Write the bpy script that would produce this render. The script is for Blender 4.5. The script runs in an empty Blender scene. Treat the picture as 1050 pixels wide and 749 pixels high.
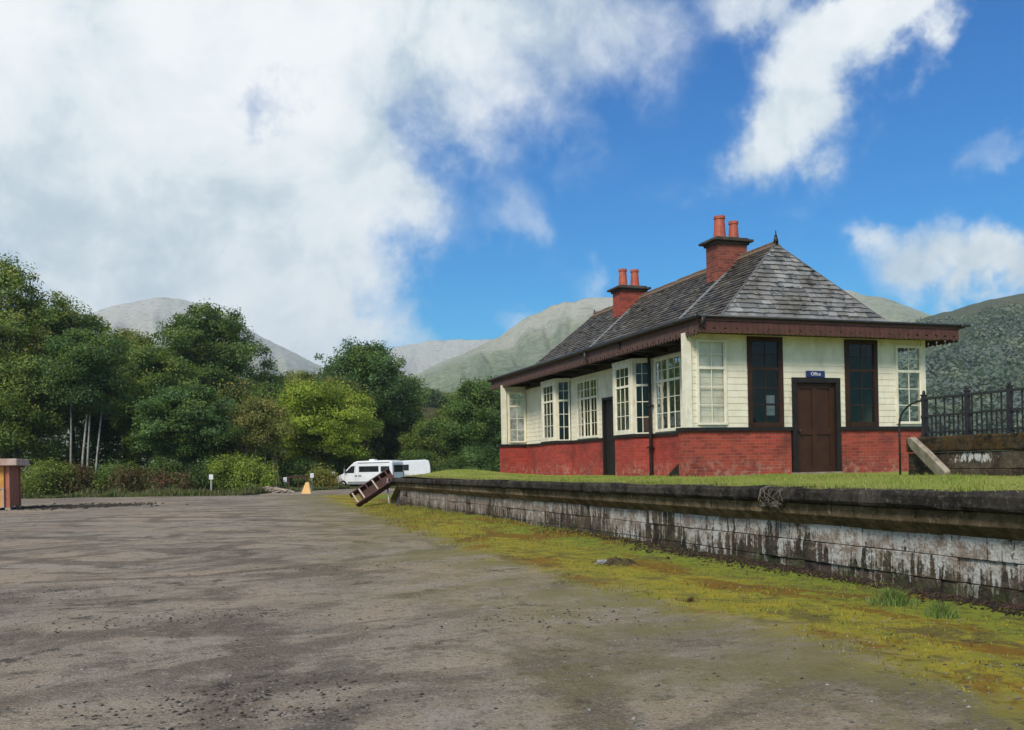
import bpy, math, random
import numpy as np
from mathutils import Vector, Matrix
R_ = math.radians
sc = bpy.context.scene
col = sc.collection
rnd = random.Random(7)
OFF = {}

# ------------------------------------------------------------------ helpers
def tag(o, label=None, cat=None, group=None, kind=None):
    if label: o['label'] = label
    if cat: o['category'] = cat
    if group: o['group'] = group
    if kind: o['kind'] = kind
    return o

def empty(name, loc, label, cat, group=None):
    o = bpy.data.objects.new(name, None)
    o.empty_display_size = 0.2
    o.location = loc
    col.objects.link(o)
    OFF[o.name] = Vector(loc)
    return tag(o, label, cat, group)

def link(name, me, parent=None):
    o = bpy.data.objects.new(name, me)
    col.objects.link(o)
    if parent:
        o.parent = parent
        OFF[o.name] = OFF[parent.name]
    else:
        OFF[o.name] = Vector((0, 0, 0))
    return o

def copy_tree(o, parent=None):
    c = o.copy()
    col.objects.link(c)
    if parent: c.parent = parent
    for ch in list(o.children):
        copy_tree(ch, c)
    return c

def planar_uv(me):
    n = len(me.loops)
    if n == 0: return
    uv = me.uv_layers.new(name='UVMap')
    co = np.empty(len(me.vertices)*3); me.vertices.foreach_get('co', co); co = co.reshape(-1, 3)
    li = np.empty(n, dtype=np.int32); me.loops.foreach_get('vertex_index', li)
    pn = np.empty(len(me.polygons)*3); me.polygons.foreach_get('normal', pn); pn = pn.reshape(-1, 3)
    lt = np.empty(len(me.polygons), dtype=np.int32); me.polygons.foreach_get('loop_total', lt)
    fn = np.repeat(pn, lt, axis=0)
    a = np.abs(fn); p = co[li]
    k = np.argmax(a*np.array([1, 1, 1.05]), axis=1)
    u = np.where(k == 0, p[:, 1], p[:, 0])
    v = np.where(k == 2, p[:, 1], p[:, 2])
    # faces at an angle in plan (bays) get their true width
    ang = (k != 2) & (np.minimum(a[:, 0], a[:, 1]) > 0.2)
    tx, ty = -fn[:, 1], fn[:, 0]
    u = np.where(ang, p[:, 0]*tx + p[:, 1]*ty, u)
    uv.data.foreach_set('uv', np.stack([u, v], 1).ravel())

class MB:
    def __init__(s):
        s.v = []; s.f = []; s.m = []; s.c = []; s.mi = 0; s.col = (1, 1, 1)
    def add(s, vs, fs):
        b = len(s.v)
        s.v += [tuple(p) for p in vs]
        for f in fs:
            s.f.append(tuple(b+i for i in f)); s.m.append(s.mi); s.c.append(s.col)
    def box(s, x0, x1, y0, y1, z0, z1):
        vs = [(x, y, z) for z in (z0, z1) for y in (y0, y1) for x in (x0, x1)]
        s.add(vs, [(0, 2, 3, 1), (4, 5, 7, 6), (0, 1, 5, 4), (2, 6, 7, 3), (0, 4, 6, 2), (1, 3, 7, 5)])
    def hexa(s, vs):   # 8 corners: bottom 4 (ccw), top 4
        s.add(vs, [(3, 2, 1, 0), (4, 5, 6, 7), (0, 1, 5, 4), (1, 2, 6, 5), (2, 3, 7, 6), (3, 0, 4, 7)])
    def pbox(s, P, s0, s1, d0, d1, z0, z1):
        s.hexa([P(s0, d0, z0), P(s1, d0, z0), P(s1, d1, z0), P(s0, d1, z0),
                P(s0, d0, z1), P(s1, d0, z1), P(s1, d1, z1), P(s0, d1, z1)])
    def prism(s, poly, fn, a, b):
        n = len(poly)
        vs = [fn(p[0], p[1], a) for p in poly] + [fn(p[0], p[1], b) for p in poly]
        s.add(vs, [tuple(range(n-1, -1, -1)), tuple(range(n, 2*n))] + [(i, (i+1) % n, n+(i+1) % n, n+i) for i in range(n)])
    def tube(s, pts, rad, n=8, cap=True):
        pts = [Vector(p) for p in pts]
        if not isinstance(rad, (list, tuple)): rad = [rad]*len(pts)
        vs = []
        for i, p in enumerate(pts):
            t = (pts[min(i+1, len(pts)-1)] - pts[max(i-1, 0)])
            if t.length < 1e-9: t = Vector((0, 0, 1))
            t.normalize()
            ref = Vector((0, 0, 1)) if abs(t.z) < 0.9 else Vector((1, 0, 0))
            a = t.cross(ref).normalized(); b = t.cross(a).normalized()
            for k in range(n):
                an = 2*math.pi*k/n
                vs.append(p + a*math.cos(an)*rad[i] + b*math.sin(an)*rad[i])
        fs = []
        for i in range(len(pts)-1):
            for k in range(n):
                fs.append((i*n+k, i*n+(k+1) % n, (i+1)*n+(k+1) % n, (i+1)*n+k))
        if cap:
            fs.append(tuple(range(n-1, -1, -1))); fs.append(tuple((len(pts)-1)*n+k for k in range(n)))
        s.add(vs, fs)
    def blob(s, c, r, seed=0, jit=.25, n=6, m=4):
        q = random.Random(seed)
        vs = [(c[0], c[1], c[2]-r[2])]
        for i in range(1, m):
            ph = math.pi*i/m - math.pi/2
            for k in range(n):
                th = 2*math.pi*(k+.5*(i % 2))/n
                w = 1+q.uniform(-jit, jit)
                vs.append((c[0]+r[0]*w*math.cos(ph)*math.cos(th), c[1]+r[1]*w*math.cos(ph)*math.sin(th), c[2]+r[2]*w*math.sin(ph)))
        vs.append((c[0], c[1], c[2]+r[2]*(1+q.uniform(-jit, jit))))
        fs = [(0, 1+(k+1) % n, 1+k) for k in range(n)]
        for i in range(m-2):
            for k in range(n):
                fs.append((1+i*n+k, 1+i*n+(k+1) % n, 1+(i+1)*n+(k+1) % n, 1+(i+1)*n+k))
        L = len(vs)-1; b = 1+(m-2)*n
        fs += [(b+k, b+(k+1) % n, L) for k in range(n)]
        s.add(vs, fs)
    def build(s, name, mats, parent=None, smooth=False, bevel=0, label=None):
        off = OFF[parent.name] if parent else Vector((0, 0, 0))
        me = bpy.data.meshes.new(name)
        me.from_pydata([(p[0], p[1], p[2]) for p in s.v], [], s.f)
        if not isinstance(mats, (list, tuple)): mats = [mats]
        for m in mats: me.materials.append(m)
        me.polygons.foreach_set('material_index', s.m)
        planar_uv(me)
        at = me.color_attributes.new('Col', 'FLOAT_COLOR', 'CORNER')
        lt = [len(f) for f in s.f]
        ca = np.repeat(np.array([tuple(c)+(1,) for c in s.c], dtype=np.float32), lt, axis=0)
        at.data.foreach_set('color', ca.ravel())
        if off.length > 0: me.transform(Matrix.Translation(-off))
        if smooth: me.polygons.foreach_set('use_smooth', [True]*len(me.polygons))
        me.update()
        o = link(name, me, parent)
        if bevel:
            md = o.modifiers.new('bevel', 'BEVEL'); md.width = bevel; md.segments = 2; md.limit_method = 'ANGLE'; md.angle_limit = R_(35)
        if label: o['label'] = label
        return o

def np_mesh(name, V, F, mat, parent=None, colors=None, smooth=False, attrs=None):
    """V (n,3); F (m,k) index array; colors per face (m,3)"""
    off = OFF[parent.name] if parent else Vector((0, 0, 0))
    me = bpy.data.meshes.new(name)
    V = np.asarray(V, dtype=np.float32) - np.array(off, dtype=np.float32)
    F = np.asarray(F, dtype=np.int32); m, k = F.shape
    me.vertices.add(len(V)); me.vertices.foreach_set('co', V.ravel())
    me.loops.add(m*k); me.loops.foreach_set('vertex_index', F.ravel())
    me.polygons.add(m); me.polygons.foreach_set('loop_start', np.arange(0, m*k, k, dtype=np.int32))
    me.materials.append(mat)
    if smooth: me.polygons.foreach_set('use_smooth', np.ones(m, dtype=bool))
    me.update(calc_edges=True)
    if colors is not None:
        at = me.color_attributes.new('Col', 'FLOAT_COLOR', 'CORNER')
        c = np.ones((m, 4), dtype=np.float32); c[:, :3] = colors
        at.data.foreach_set('color', np.repeat(c, k, axis=0).ravel())
    if attrs:
        for an, av in attrs.items():
            a = me.attributes.new(an, 'FLOAT', 'POINT'); a.data.foreach_set('value', np.asarray(av, dtype=np.float32))
    me.validate()
    return link(name, me, parent)

def vnoise(x, y, seed=0):
    """smooth value noise on numpy arrays, -1..1"""
    def h(i, j):
        n = (i*374761393 + j*668265263 + seed*1442695041) & 0xffffffff
        n = ((n ^ (n >> 13))*1274126177) & 0xffffffff
        return ((n ^ (n >> 16)) & 0xffff)/32767.5 - 1
    xi = np.floor(x).astype(np.int64); yi = np.floor(y).astype(np.int64)
    fx = x-xi; fy = y-yi
    fx = fx*fx*(3-2*fx); fy = fy*fy*(3-2*fy)
    return (h(xi, yi)*(1-fx)+h(xi+1, yi)*fx)*(1-fy) + (h(xi, yi+1)*(1-fx)+h(xi+1, yi+1)*fx)*fy
def fbm(x, y, seed=0, o=4):
    t = 0; a = 1.; f = 1.
    for i in range(o):
        t = t + a*vnoise(x*f, y*f, seed+i*17); a *= .5; f *= 2.03
    return t/1.8

# ------------------------------------------------------------------ node helpers
class NT:
    def __init__(s, nt): s.nt = nt; s.l = nt.links
    def n(s, typ, inp=None, **props):
        nd = s.nt.nodes.new(typ)
        for k, v in props.items(): setattr(nd, k, v)
        if inp:
            for k, v in inp.items():
                sk = nd.inputs[k]
                if hasattr(v, 'is_output') or isinstance(v, bpy.types.NodeSocket): s.l.new(v, sk)
                else: sk.default_value = v
        return nd
    def math(s, op, a, b=0., c=0., clamp=False):
        nd = s.n('ShaderNodeMath', {0: a, 1: b, 2: c}, operation=op); nd.use_clamp = clamp
        return nd.outputs[0]
    def ramp(s, fac, stops, interp='LINEAR'):
        nd = s.n('ShaderNodeValToRGB', {0: fac}); cr = nd.color_ramp; cr.interpolation = interp
        while len(cr.elements) < len(stops): cr.elements.new(.5)
        for e, (p, c) in zip(cr.elements, stops):
            e.position = p; e.color = tuple(c)+(1,) if isinstance(c, (tuple, list)) else (c, c, c, 1)
        return nd.outputs[0]
    def step(s, v, a, b):
        nd = s.n('ShaderNodeMapRange', {0: v, 1: a, 2: b, 3: 0., 4: 1.}); nd.interpolation_type = 'SMOOTHSTEP'
        return nd.outputs[0]
    def mix(s, f, a, b, mode='MIX'):
        def cc(x): return tuple(x)+(1,) if isinstance(x, (tuple, list)) and len(x) == 3 else x
        nd = s.n('ShaderNodeMix', {0: f, 6: cc(a), 7: cc(b)}, data_type='RGBA', blend_type=mode)
        return nd.outputs[2]
    def noise(s, vec, scale, detail=4, rough=.55, dist=0.):
        return s.n('ShaderNodeTexNoise', {'Vector': vec, 'Scale': scale, 'Detail': detail, 'Roughness': rough, 'Distortion': dist}).outputs[0]
    def mapping(s, vec, scale=(1, 1, 1), loc=(0, 0, 0), rot=(0, 0, 0)):
        return s.n('ShaderNodeMapping', {'Vector': vec, 'Scale': scale, 'Location': loc, 'Rotation': rot}).outputs[0]
    def bump(s, h, strength=.5, dist=.02, normal=None):
        i = {'Height': h, 'Strength': strength, 'Distance': dist}
        if normal: i['Normal'] = normal
        return s.n('ShaderNodeBump', i).outputs[0]

def new_mat(name):
    m = bpy.data.materials.new(name); m.use_nodes = True
    m.node_tree.nodes.clear()
    t = NT(m.node_tree)
    out = t.n('ShaderNodeOutputMaterial')
    b = t.n('ShaderNodeBsdfPrincipled')
    t.l.new(b.outputs[0], out.inputs[0])
    return m, t, b, out
def coords(t, which='Object'):
    return t.n('ShaderNodeTexCoord').outputs[which]
def geo(t): return t.n('ShaderNodeNewGeometry').outputs['Position']

def simple(name, c1, c2=None, scale=6., rough=.6, bump=.0, bscale=60., spec=.4, metal=0., dirt=None, dirt_scale=2., dirt_amt=.5, drip=1.):
    m, t, b, o = new_mat(name)
    p = geo(t)
    c2 = c2 or tuple(x*.8 for x in c1)
    n = t.noise(p, scale, 5, .6)
    c = t.mix(t.step(n, .35, .65), c1, c2)
    if dirt:
        d = t.noise(t.mapping(p, (1, 1, drip)), dirt_scale, 8, .70)
        c = t.mix(t.math('MULTIPLY', t.step(d, .5, .72), dirt_amt), c, dirt)
    t.l.new(c, b.inputs['Base Color'])
    b.inputs['Roughness'].default_value = rough
    b.inputs['Specular IOR Level'].default_value = spec
    b.inputs['Metallic'].default_value = metal
    if bump:
        t.l.new(t.bump(t.noise(p, bscale, 4, .6), bump, .01), b.inputs['Normal'])
    return m

def brick_mat(name, c1, c2, mortar, paint=0., stain=(.09, .03, .025), bump=.5):
    m, t, b, o = new_mat(name)
    uv = coords(t, 'UV'); p = geo(t)
    br = t.n('ShaderNodeTexBrick', {'Vector': uv, 'Color1': tuple(c1)+(1,), 'Color2': tuple(c2)+(1,), 'Mortar': tuple(mortar)+(1,),
             'Scale': 1., 'Mortar Size': .006, 'Mortar Smooth': .3, 'Bias': 0., 'Brick Width': .225, 'Row Height': .075})
    n1 = t.noise(p, 1.3, 5, .6); n2 = t.noise(p, 9., 5, .7); n3 = t.noise(p, 30., 3, .6)
    c = br.outputs[0]
    c = t.mix(t.math('MULTIPLY', t.step(n1, .45, .75), .75), c, stain)
    c = t.mix(t.math('MULTIPLY', t.step(n2, .56, .7), .55), c, tuple(x*.55 for x in c1))
    c = t.mix(t.math('MULTIPLY', t.step(n3, .6, .74), .35), c, (.42, .26, .2))
    # limewash bleeding through near the foot of the wall
    z = t.n('ShaderNodeSeparateXYZ', {0: p}).outputs[2]
    low = t.math('MULTIPLY', t.step(z, 1.75, 1.2), t.step(t.noise(p, 7., 5, .7), .48, .62))
    c = t.mix(t.math('MULTIPLY', low, .6), c, (.38, .25, .19))
    t.l.new(c, b.inputs['Base Color'])
    b.inputs['Roughness'].default_value = .75
    b.inputs['Specular IOR Level'].default_value = .25
    h = t.math('ADD', t.math('MULTIPLY', br.outputs[1], -1.), t.math('MULTIPLY', n2, .5))
    t.l.new(t.bump(h, bump, .01), b.inputs['Normal'])
    return m

M = {}
M['brick'] = brick_mat('red_brick', (.39, .066, .038), (.23, .038, .026), (.24, .13, .10))
M['brick_painted'] = brick_mat('painted_brick', (.40, .055, .038), (.28, .037, .027), (.26, .09, .07), bump=.6)
M['chimney_brick'] = brick_mat('chimney_brick', (.30, .075, .045), (.13, .036, .026), (.20, .13, .10), stain=(.05, .022, .02))
M['cream'] = simple('cream_boards', (.77, .72, .57), (.69, .635, .48), 3., .55, .12, 40, dirt=(.34, .29, .18), dirt_scale=3.2, dirt_amt=.5, drip=.22)
M['cream_trim'] = simple('cream_trim', (.80, .75, .61), (.71, .66, .51), 5., .45, .05, 40, dirt=(.36, .31, .20), dirt_scale=4., dirt_amt=.45, drip=.25)
M['black_paint'] = simple('black_paint', (.013, .011, .010), (.02, .017, .015), 8., .5, .1, spec=.25)
M['iron'] = simple('iron_black', (.012, .012, .014), (.03, .026, .026), 14., .5, .2, 80)
M['brown'] = simple('brown_paint', (.042, .018, .010), (.028, .013, .008), 6., .5, .08, 50, spec=.25)
M['door_brown'] = simple('door_brown', (.052, .022, .011), (.038, .016, .009), 4., .5, .08, 50, spec=.25)
M['fascia'] = simple('fascia_paint', (.100, .036, .026), (.07, .027, .021), 4., .6, .15, 60, dirt=(.06, .03, .03), dirt_scale=2.2)
M['fascia_long'] = simple('fascia_weathered', (.115, .058, .046), (.065, .034, .028), 5., .7, .2, 60, dirt=(.19, .14, .115), dirt_scale=5.)
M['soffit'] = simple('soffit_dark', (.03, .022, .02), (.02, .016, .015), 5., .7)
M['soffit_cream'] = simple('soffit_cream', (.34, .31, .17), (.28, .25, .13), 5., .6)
M['lead'] = simple('lead', (.22, .225, .225), (.14, .145, .15), 7., .5, .2, 30)
M['gutter'] = simple('gutter', (.016, .016, .017), (.03, .03, .03), 9., .45)
M['room'] = simple('room_plaster', (.36, .35, .32), (.3, .29, .26), 3., .8)
M['paper'] = simple('paper', (.75, .76, .78), (.7, .7, .72), 3., .7)
M['orange_poster'] = simple('poster_orange', (.42, .14, .06), (.3, .1, .05), 9., .6)
M['terracotta'] = simple('terracotta', (.44, .105, .055), (.33, .075, .045), 9., .6, .2, 40, dirt=(.10, .05, .04), dirt_scale=5., dirt_amt=.6)
M['ridge'] = simple('ridge_tile', (.17, .11, .07), (.11, .08, .06), 9., .8, .3, 40, dirt=(.30, .22, .10), dirt_scale=6.)
M['blue_sign'] = simple('sign_blue', (.012, .026, .11), (.016, .03, .13), 3., .35)
M['white'] = simple('white_paint', (.78, .79, .80), (.72, .73, .75), 2., .3)
M['grey_plastic'] = simple('grey_plastic', (.25, .26, .27), (.2, .21, .22), 5., .5)
M['tyre'] = simple('tyre', (.015, .015, .015), (.025, .025, .025), 9., .8)
M['darkglass'] = simple('vehicle_glass', (.012, .014, .016), (.02, .022, .024), 2., .08, spec=.7)
M['kiosk_red'] = simple('kiosk_red', (.42, .15, .09), (.33, .11, .065), 5., .7, .1)
M['kiosk_roof'] = simple('kiosk_roof', (.52, .40, .34), (.42, .26, .21), 3., .7, .1)
M['kiosk_orange'] = simple('kiosk_board', (.66, .33, .07), (.54, .25, .05), 3., .65, .1)
M['old_timber'] = simple('old_timber', (.075, .030, .022), (.04, .018, .014), 7., .8, .3)
M['pale_timber'] = simple('pale_timber', (.45, .36, .28), (.33, .26, .2), 7., .8, .2)
M['slab'] = simple('slab_stone', (.34, .29, .22), (.22, .18, .13), 5., .85, .4, 30, dirt=(.09, .08, .05), dirt_scale=4., dirt_amt=.7)
M['bark'] = simple('bark', (.085, .065, .048), (.05, .04, .03), 3., .9, .5, 12)
M['bark_pale'] = simple('bark_pale', (.40, .39, .36), (.24, .23, .21), 2.2, .8, .3, 12, dirt=(.06, .055, .05), dirt_scale=3.)
M['stone_dark'] = simple('stone_dark', (.075, .062, .048), (.035, .03, .026), 4., .9, .6, 25)
M['stone_light'] = simple('stone_light', (.40, .40, .40), (.28, .28, .27), 12., .85, .5, 40)
M['dead_root'] = simple('dead_root', (.13, .11, .085), (.07, .06, .045), 9., .9, .4)
M['amber'] = simple('amber_board', (.62, .33, .07), (.52, .26, .05), 3., .5)
M['amber_pale'] = simple('amber_pale', (.75, .62, .38), (.65, .52, .3), 3., .5)

# glass: thin see-through pane with sky reflections
def glass_mat(name, tint, refl):
    m = bpy.data.materials.new(name); m.use_nodes = True; m.node_tree.nodes.clear(); t = NT(m.node_tree)
    out = t.n('ShaderNodeOutputMaterial')
    tr = t.n('ShaderNodeBsdfTransparent', {0: tuple(tint)+(1,)})
    gl = t.n('ShaderNodeBsdfGlossy', {'Color': (1, 1, 1, 1), 'Roughness': .03})
    wob = t.bump(t.noise(geo(t), 2.2, 2, .5), .25, .02)
    t.l.new(wob, gl.inputs['Normal'])
    fr = t.n('ShaderNodeFresnel', {'IOR': 1.5}).outputs[0]
    f = t.math('MULTIPLY', fr, refl, clamp=True)
    mx = t.n('ShaderNodeMixShader', {0: f, 1: tr.outputs[0], 2: gl.outputs[0]})
    t.l.new(mx.outputs[0], out.inputs[0])
    return m
M['glass'] = glass_mat('window_glass', (.86, .9, .9), .9)
M['glass_clear'] = glass_mat('screen_glass', (.98, .99, .98), .5)
M['glass_dark'] = glass_mat('window_glass_old', (.5, .55, .55), .55)

def pale_pane():
    m = bpy.data.materials.new('pale_glass'); m.use_nodes = True; m.node_tree.nodes.clear(); t = NT(m.node_tree)
    out = t.n('ShaderNodeOutputMaterial'); tr = t.n('ShaderNodeBsdfTransparent', {0: (.9, .92, .92, 1)})
    df = t.n('ShaderNodeBsdfPrincipled', {'Base Color': (.55, .57, .55, 1), 'Roughness': .25})
    f = t.math('ADD', .25, t.math('MULTIPLY', t.step(t.noise(geo(t), 3., 5, .7), .4, .62), .35))  # mixes patchy pale grey into the see-through pane
    t.l.new(t.n('ShaderNodeMixShader', {0: f, 1: tr.outputs[0], 2: df.outputs[0]}).outputs[0], out.inputs[0]); return m
M['glass_pale'] = pale_pane()
# foliage
def leaf_mat(name, c, trans=.35, vary=.5):
    m = bpy.data.materials.new(name); m.use_nodes = True; m.node_tree.nodes.clear(); t = NT(m.node_tree)
    out = t.n('ShaderNodeOutputMaterial')
    at = t.n('ShaderNodeVertexColor', layer_name='Col').outputs[0]
    cc = t.mix(1., at, tuple(c), 'MULTIPLY')
    b = t.n('ShaderNodeBsdfPrincipled', {'Base Color': cc, 'Roughness': .55, 'Specular IOR Level': .3})
    tl = t.n('ShaderNodeBsdfTranslucent', {'Color': t.mix(1., cc, (1.3, 1.35, .6), 'MULTIPLY')})
    mx = t.n('ShaderNodeMixShader', {0: trans, 1: b.outputs[0], 2: tl.outputs[0]})
    t.l.new(mx.outputs[0], out.inputs[0])
    return m
M['leaf'] = leaf_mat('leaf', (1, 1, 1))
M['grass'] = leaf_mat('grass_blade', (1, 1, 1), .3)

# slate
def slate_mat():
    m, t, b, o = new_mat('slate')
    at = t.n('ShaderNodeVertexColor', layer_name='Col').outputs[0]
    p = geo(t)
    n = t.noise(p, 5., 5, .7); n2 = t.noise(p, 1.1, 5, .65); n3 = t.noise(p, 22., 4, .7)
    c = t.mix(t.math('MULTIPLY', t.step(n2, .46, .66), .55), at, (.080, .066, .042))
    c = t.mix(t.math('MULTIPLY', t.step(n, .53, .62), .75), c, (.020, .019, .018))
    c = t.mix(t.math('MULTIPLY', t.step(n3, .58, .7), .5), c, (.26, .26, .24))
    t.l.new(c, b.inputs['Base Color'])
    b.inputs['Roughness'].default_value = .5
    b.inputs['Specular IOR Level'].default_value = .45
    t.l.new(t.bump(n3, .5, .012), b.inputs['Normal'])
    return m
M['slate'] = slate_mat()

# platform masonry: dark blocks with white lime runs
def masonry(name, runs=1., base1=(.115, .090, .066), base2=(.036, .031, .026)):
    m, t, b, o = new_mat(name)
    p = geo(t); uv = p
    at = t.n('ShaderNodeVertexColor', layer_name='Col').outputs[0]
    n = t.noise(p, 3.2, 6, .65); n2 = t.noise(p, 16., 5, .7)
    c = t.mix(t.step(n, .36, .62), base1, base2)
    c = t.mix(t.math('MULTIPLY', t.step(n2, .5, .66), .6), c, (.16, .12, .09))
    c = t.mix(1., c, at, 'MULTIPLY')
    # runs start high and fade downwards, broken up into streaks
    sp = t.n('ShaderNodeSeparateXYZ', {0: p}); z = sp.outputs[2]
    warp = t.noise(p, 2.5, 4, .6)
    st = t.noise(t.mapping(p, (.9, 5.2, .48)), 1.6, 8, .70, .5)
    big = t.noise(t.mapping(p, (.3, .55, .3)), 1.5, 4, .6)
    hz = t.math('ADD', t.math('MULTIPLY', t.step(z, -.1, .85), .235), t.math('MULTIPLY', t.math('SUBTRACT', t.n('ShaderNodeSeparateXYZ', {0: at}).outputs[0], .93), .09))
    v = t.math('ADD', t.math('ADD', st, hz), t.math('MULTIPLY', t.math('SUBTRACT', big, .5), .7))
    v = t.math('ADD', v, t.math('MULTIPLY', t.math('SUBTRACT', n2, .5), .34))
    mk = t.math('MULTIPLY', t.step(v, .575, .63), .96)
    far = t.step(sp.outputs[1], 9., 26.)
    lime = t.mix(t.step(t.math('ADD', t.noise(p, 3.5, 6, .72), t.math('MULTIPLY', far, .10)), .42, .62), (.50, .49, .46), (.25, .195, .155))
    lime = t.mix(t.math('MULTIPLY', t.step(t.noise(p, 28., 4, .7), .5, .68), .7), lime, (.17, .14, .115))
    c = t.mix(mk, c, lime)
    # moss low down and on ledges
    mo = t.math('MULTIPLY', t.step(z, .35, .0), t.step(t.noise(p, 4., 5, .7), .45, .6))
    c = t.mix(t.math('MULTIPLY', mo, .7), c, (.05, .07, .02))
    t.l.new(c, b.inputs['Base Color'])
    b.inputs['Roughness'].default_value = .85
    b.inputs['Specular IOR Level'].default_value = .12
    t.l.new(t.bump(t.math('ADD', n2, t.math('MULTIPLY', n, .8)), .9, .04), b.inputs['Normal'])
    return m
M['masonry'] = masonry('platform_masonry')
def weathered(name, c1, c2, moss=None, moss_amt=.6, sc_=2.5):
    m, t, b, o = new_mat(name)
    p = geo(t); n = t.noise(p, sc_, 6, .68); n2 = t.noise(p, 18., 5, .7)
    at = t.n('ShaderNodeVertexColor', layer_name='Col').outputs[0]
    c = t.mix(t.step(n, .38, .62), c1, c2)
    c = t.mix(t.math('MULTIPLY', t.step(n2, .52, .68), .5), c, tuple(min(1, x*2.2) for x in c1))
    c = t.mix(1., c, at, 'MULTIPLY')
    if moss:
        nz = t.n('ShaderNodeSeparateXYZ', {0: t.n('ShaderNodeNewGeometry').outputs['Normal']}).outputs[2]
        k = t.math('MULTIPLY', t.step(t.noise(p, 5., 5, .7), .42, .58), moss_amt)
        k = t.math('MULTIPLY', k, t.math('ADD', .45, t.math('MULTIPLY', t.step(nz, .2, .8), .55)))
        c = t.mix(k, c, moss)
    t.l.new(c, b.inputs['Base Color'])
    b.inputs['Roughness'].default_value = .95
    b.inputs['Specular IOR Level'].default_value = .08
    t.l.new(t.bump(t.math('ADD', n2, n), .9, .03), b.inputs['Normal'])
    return m
M['coping'] = weathered('coping_stone', (.060, .052, .042), (.018, .016, .014))
M['corbel'] = weathered('corbel_stone', (.23, .165, .105), (.11, .08, .048), (.055, .05, .02), .75)
M['abut'] = weathered('abutment_stone', (.085, .068, .05), (.032, .028, .023))
_t = NT(M['abut'].node_tree); _b = [n for n in M['abut'].node_tree.nodes if n.type == 'BSDF_PRINCIPLED'][0]
_c = _b.inputs['Base Color'].links[0].from_socket
_p = geo(_t); _s = _t.n('ShaderNodeSeparateXYZ', {0: _p})
_dy = _t.math('DIVIDE', _t.math('SUBTRACT', _s.outputs[1], 12.62), .50); _dz = _t.math('DIVIDE', _t.math('SUBTRACT', _s.outputs[2], 1.50), .10)
_r = _t.math('ADD', _t.math('MULTIPLY', _dy, _dy), _t.math('MULTIPLY', _dz, _dz))
_v = _t.math('ADD', _r, _t.math('MULTIPLY', _t.math('SUBTRACT', _t.noise(_t.mapping(_p, (1, 1.2, .5)), 9., 8, .75), .46), 7.))
_n = _t.mix(_t.step(_v, .9, .5), _c, (.52, .51, .49))
_t.l.new(_n, _b.inputs['Base Color'])
M['mosscap'] = weathered('moss_coping', (.06, .046, .030), (.018, .016, .012), (.12, .065, .012), .8, 6.)
# ------------------------------------------------------------------ the station building
PZ = 1.20            # platform grass level at the building
def frame_P(O, S, Nn):
    """local wall frame: s along the wall, d outwards, z up"""
    O = Vector(O); S = Vector(S).normalized(); Nn = Vector(Nn).normalized()
    return lambda s, d, z: (O.x+S.x*s+Nn.x*d, O.y+S.y*s+Nn.y*d, z)

def boarded(mb, P, s0, s1, z0, z1, openings=(), pitch=.15, thick=.10):
    """lapped weatherboards with openings (sa, sb, za, zb) left out"""
    zs = [z0]
    k = math.ceil((z0+1e-4)/pitch)
    while k*pitch < z1-1e-4: zs.append(k*pitch); k += 1
    zs.append(z1)
    cuts = sorted(set(zs + [z for o in openings for z in o[2:4] if z0 < z < z1]))
    for a, b in zip(cuts[:-1], cuts[1:]):
        if b-a < .004: continue
        mid = (a+b)/2
        iv = [(s0, s1)]
        for o in openings:
            if o[2] < mid < o[3]:
                nv = []
                for p, q in iv:
                    if o[0] > p: nv.append((p, min(q, o[0])))
                    if o[1] < q: nv.append((max(p, o[1]), q))
                iv = [t for t in nv if t[1]-t[0] > .003]
        fa = (a/pitch) % 1; fb = fa+(b-a)/pitch
        for p, q in iv:
            da = .009*(1-fa); db = .009*(1-fb)
            mb.hexa([P(p, -thick, a), P(q, -thick, a), P(q, da, a), P(p, da, a), P(p, -thick, b), P(q, -thick, b), P(q, db, b), P(p, db, b)])

def window(parent, P, s0, s1, z0, z1, lights, mat, glass, trans=None, d0=-.03, d1=.035, fw=.055, bar=.018, rows=(3, 2), inner=None):
    """window frame with glazing bars > pane. lights: list of columns per casement; trans: transom height"""
    f = MB(); f.pbox(P, s0, s0+fw, d0, d1, z0, z1); f.pbox(P, s1-fw, s1, d0, d1, z0, z1)
    f.pbox(P, s0+fw, s1-fw, d0, d1-.002, z1-fw, z1); f.pbox(P, s0+fw, s1-fw, d0, d1+.02, z0, z0+fw)
    a, b = s0+fw, s1-fw; zb, zt = z0+fw, z1-fw
    n = len(lights); w = (b-a)/n; mull = .05; dp = d1-.028
    for i in range(1, n): f.pbox(P, a+i*w-mull/2, a+i*w+mull/2, dp-.03, d1-.004, zb, zt)
    segs = [(zb, zt, rows[0])] if not trans else [(zb, trans-.03, rows[0]), (trans+.03, zt, rows[1])]
    for i in range(n):
        p = a+i*w+(mull/2 if i else 0); q = a+(i+1)*w-(mull/2 if i < n-1 else 0)
        if trans: f.pbox(P, p, q, dp-.028, d1-.006, trans-.03, trans+.03)
        for za, zc, r in segs:
            # sash rim
            rim = .022
            f.pbox(P, p, p+rim, dp-.012, dp+.013, za, zc); f.pbox(P, q-rim, q, dp-.012, dp+.013, za, zc)
            for c in range(1, lights[i]):
                x = p+(q-p)*c/lights[i]; f.pbox(P, x-bar/2, x+bar/2, dp-.007, dp+.009, za, zc)
            for k in range(1, r):
                z = za+(zc-za)*k/r; f.pbox(P, p+rim, q-rim, dp-.006, dp+.0075, z-bar/2, z+bar/2)
    wo = f.build('window', mat, parent)
    g = MB(); g.add([P(a, dp, zb), P(b, dp, zb), P(b, dp, zt), P(a, dp, zt)], [(0, 1, 2, 3)])
    g.build('pane', glass, wo)
    return wo

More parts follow.
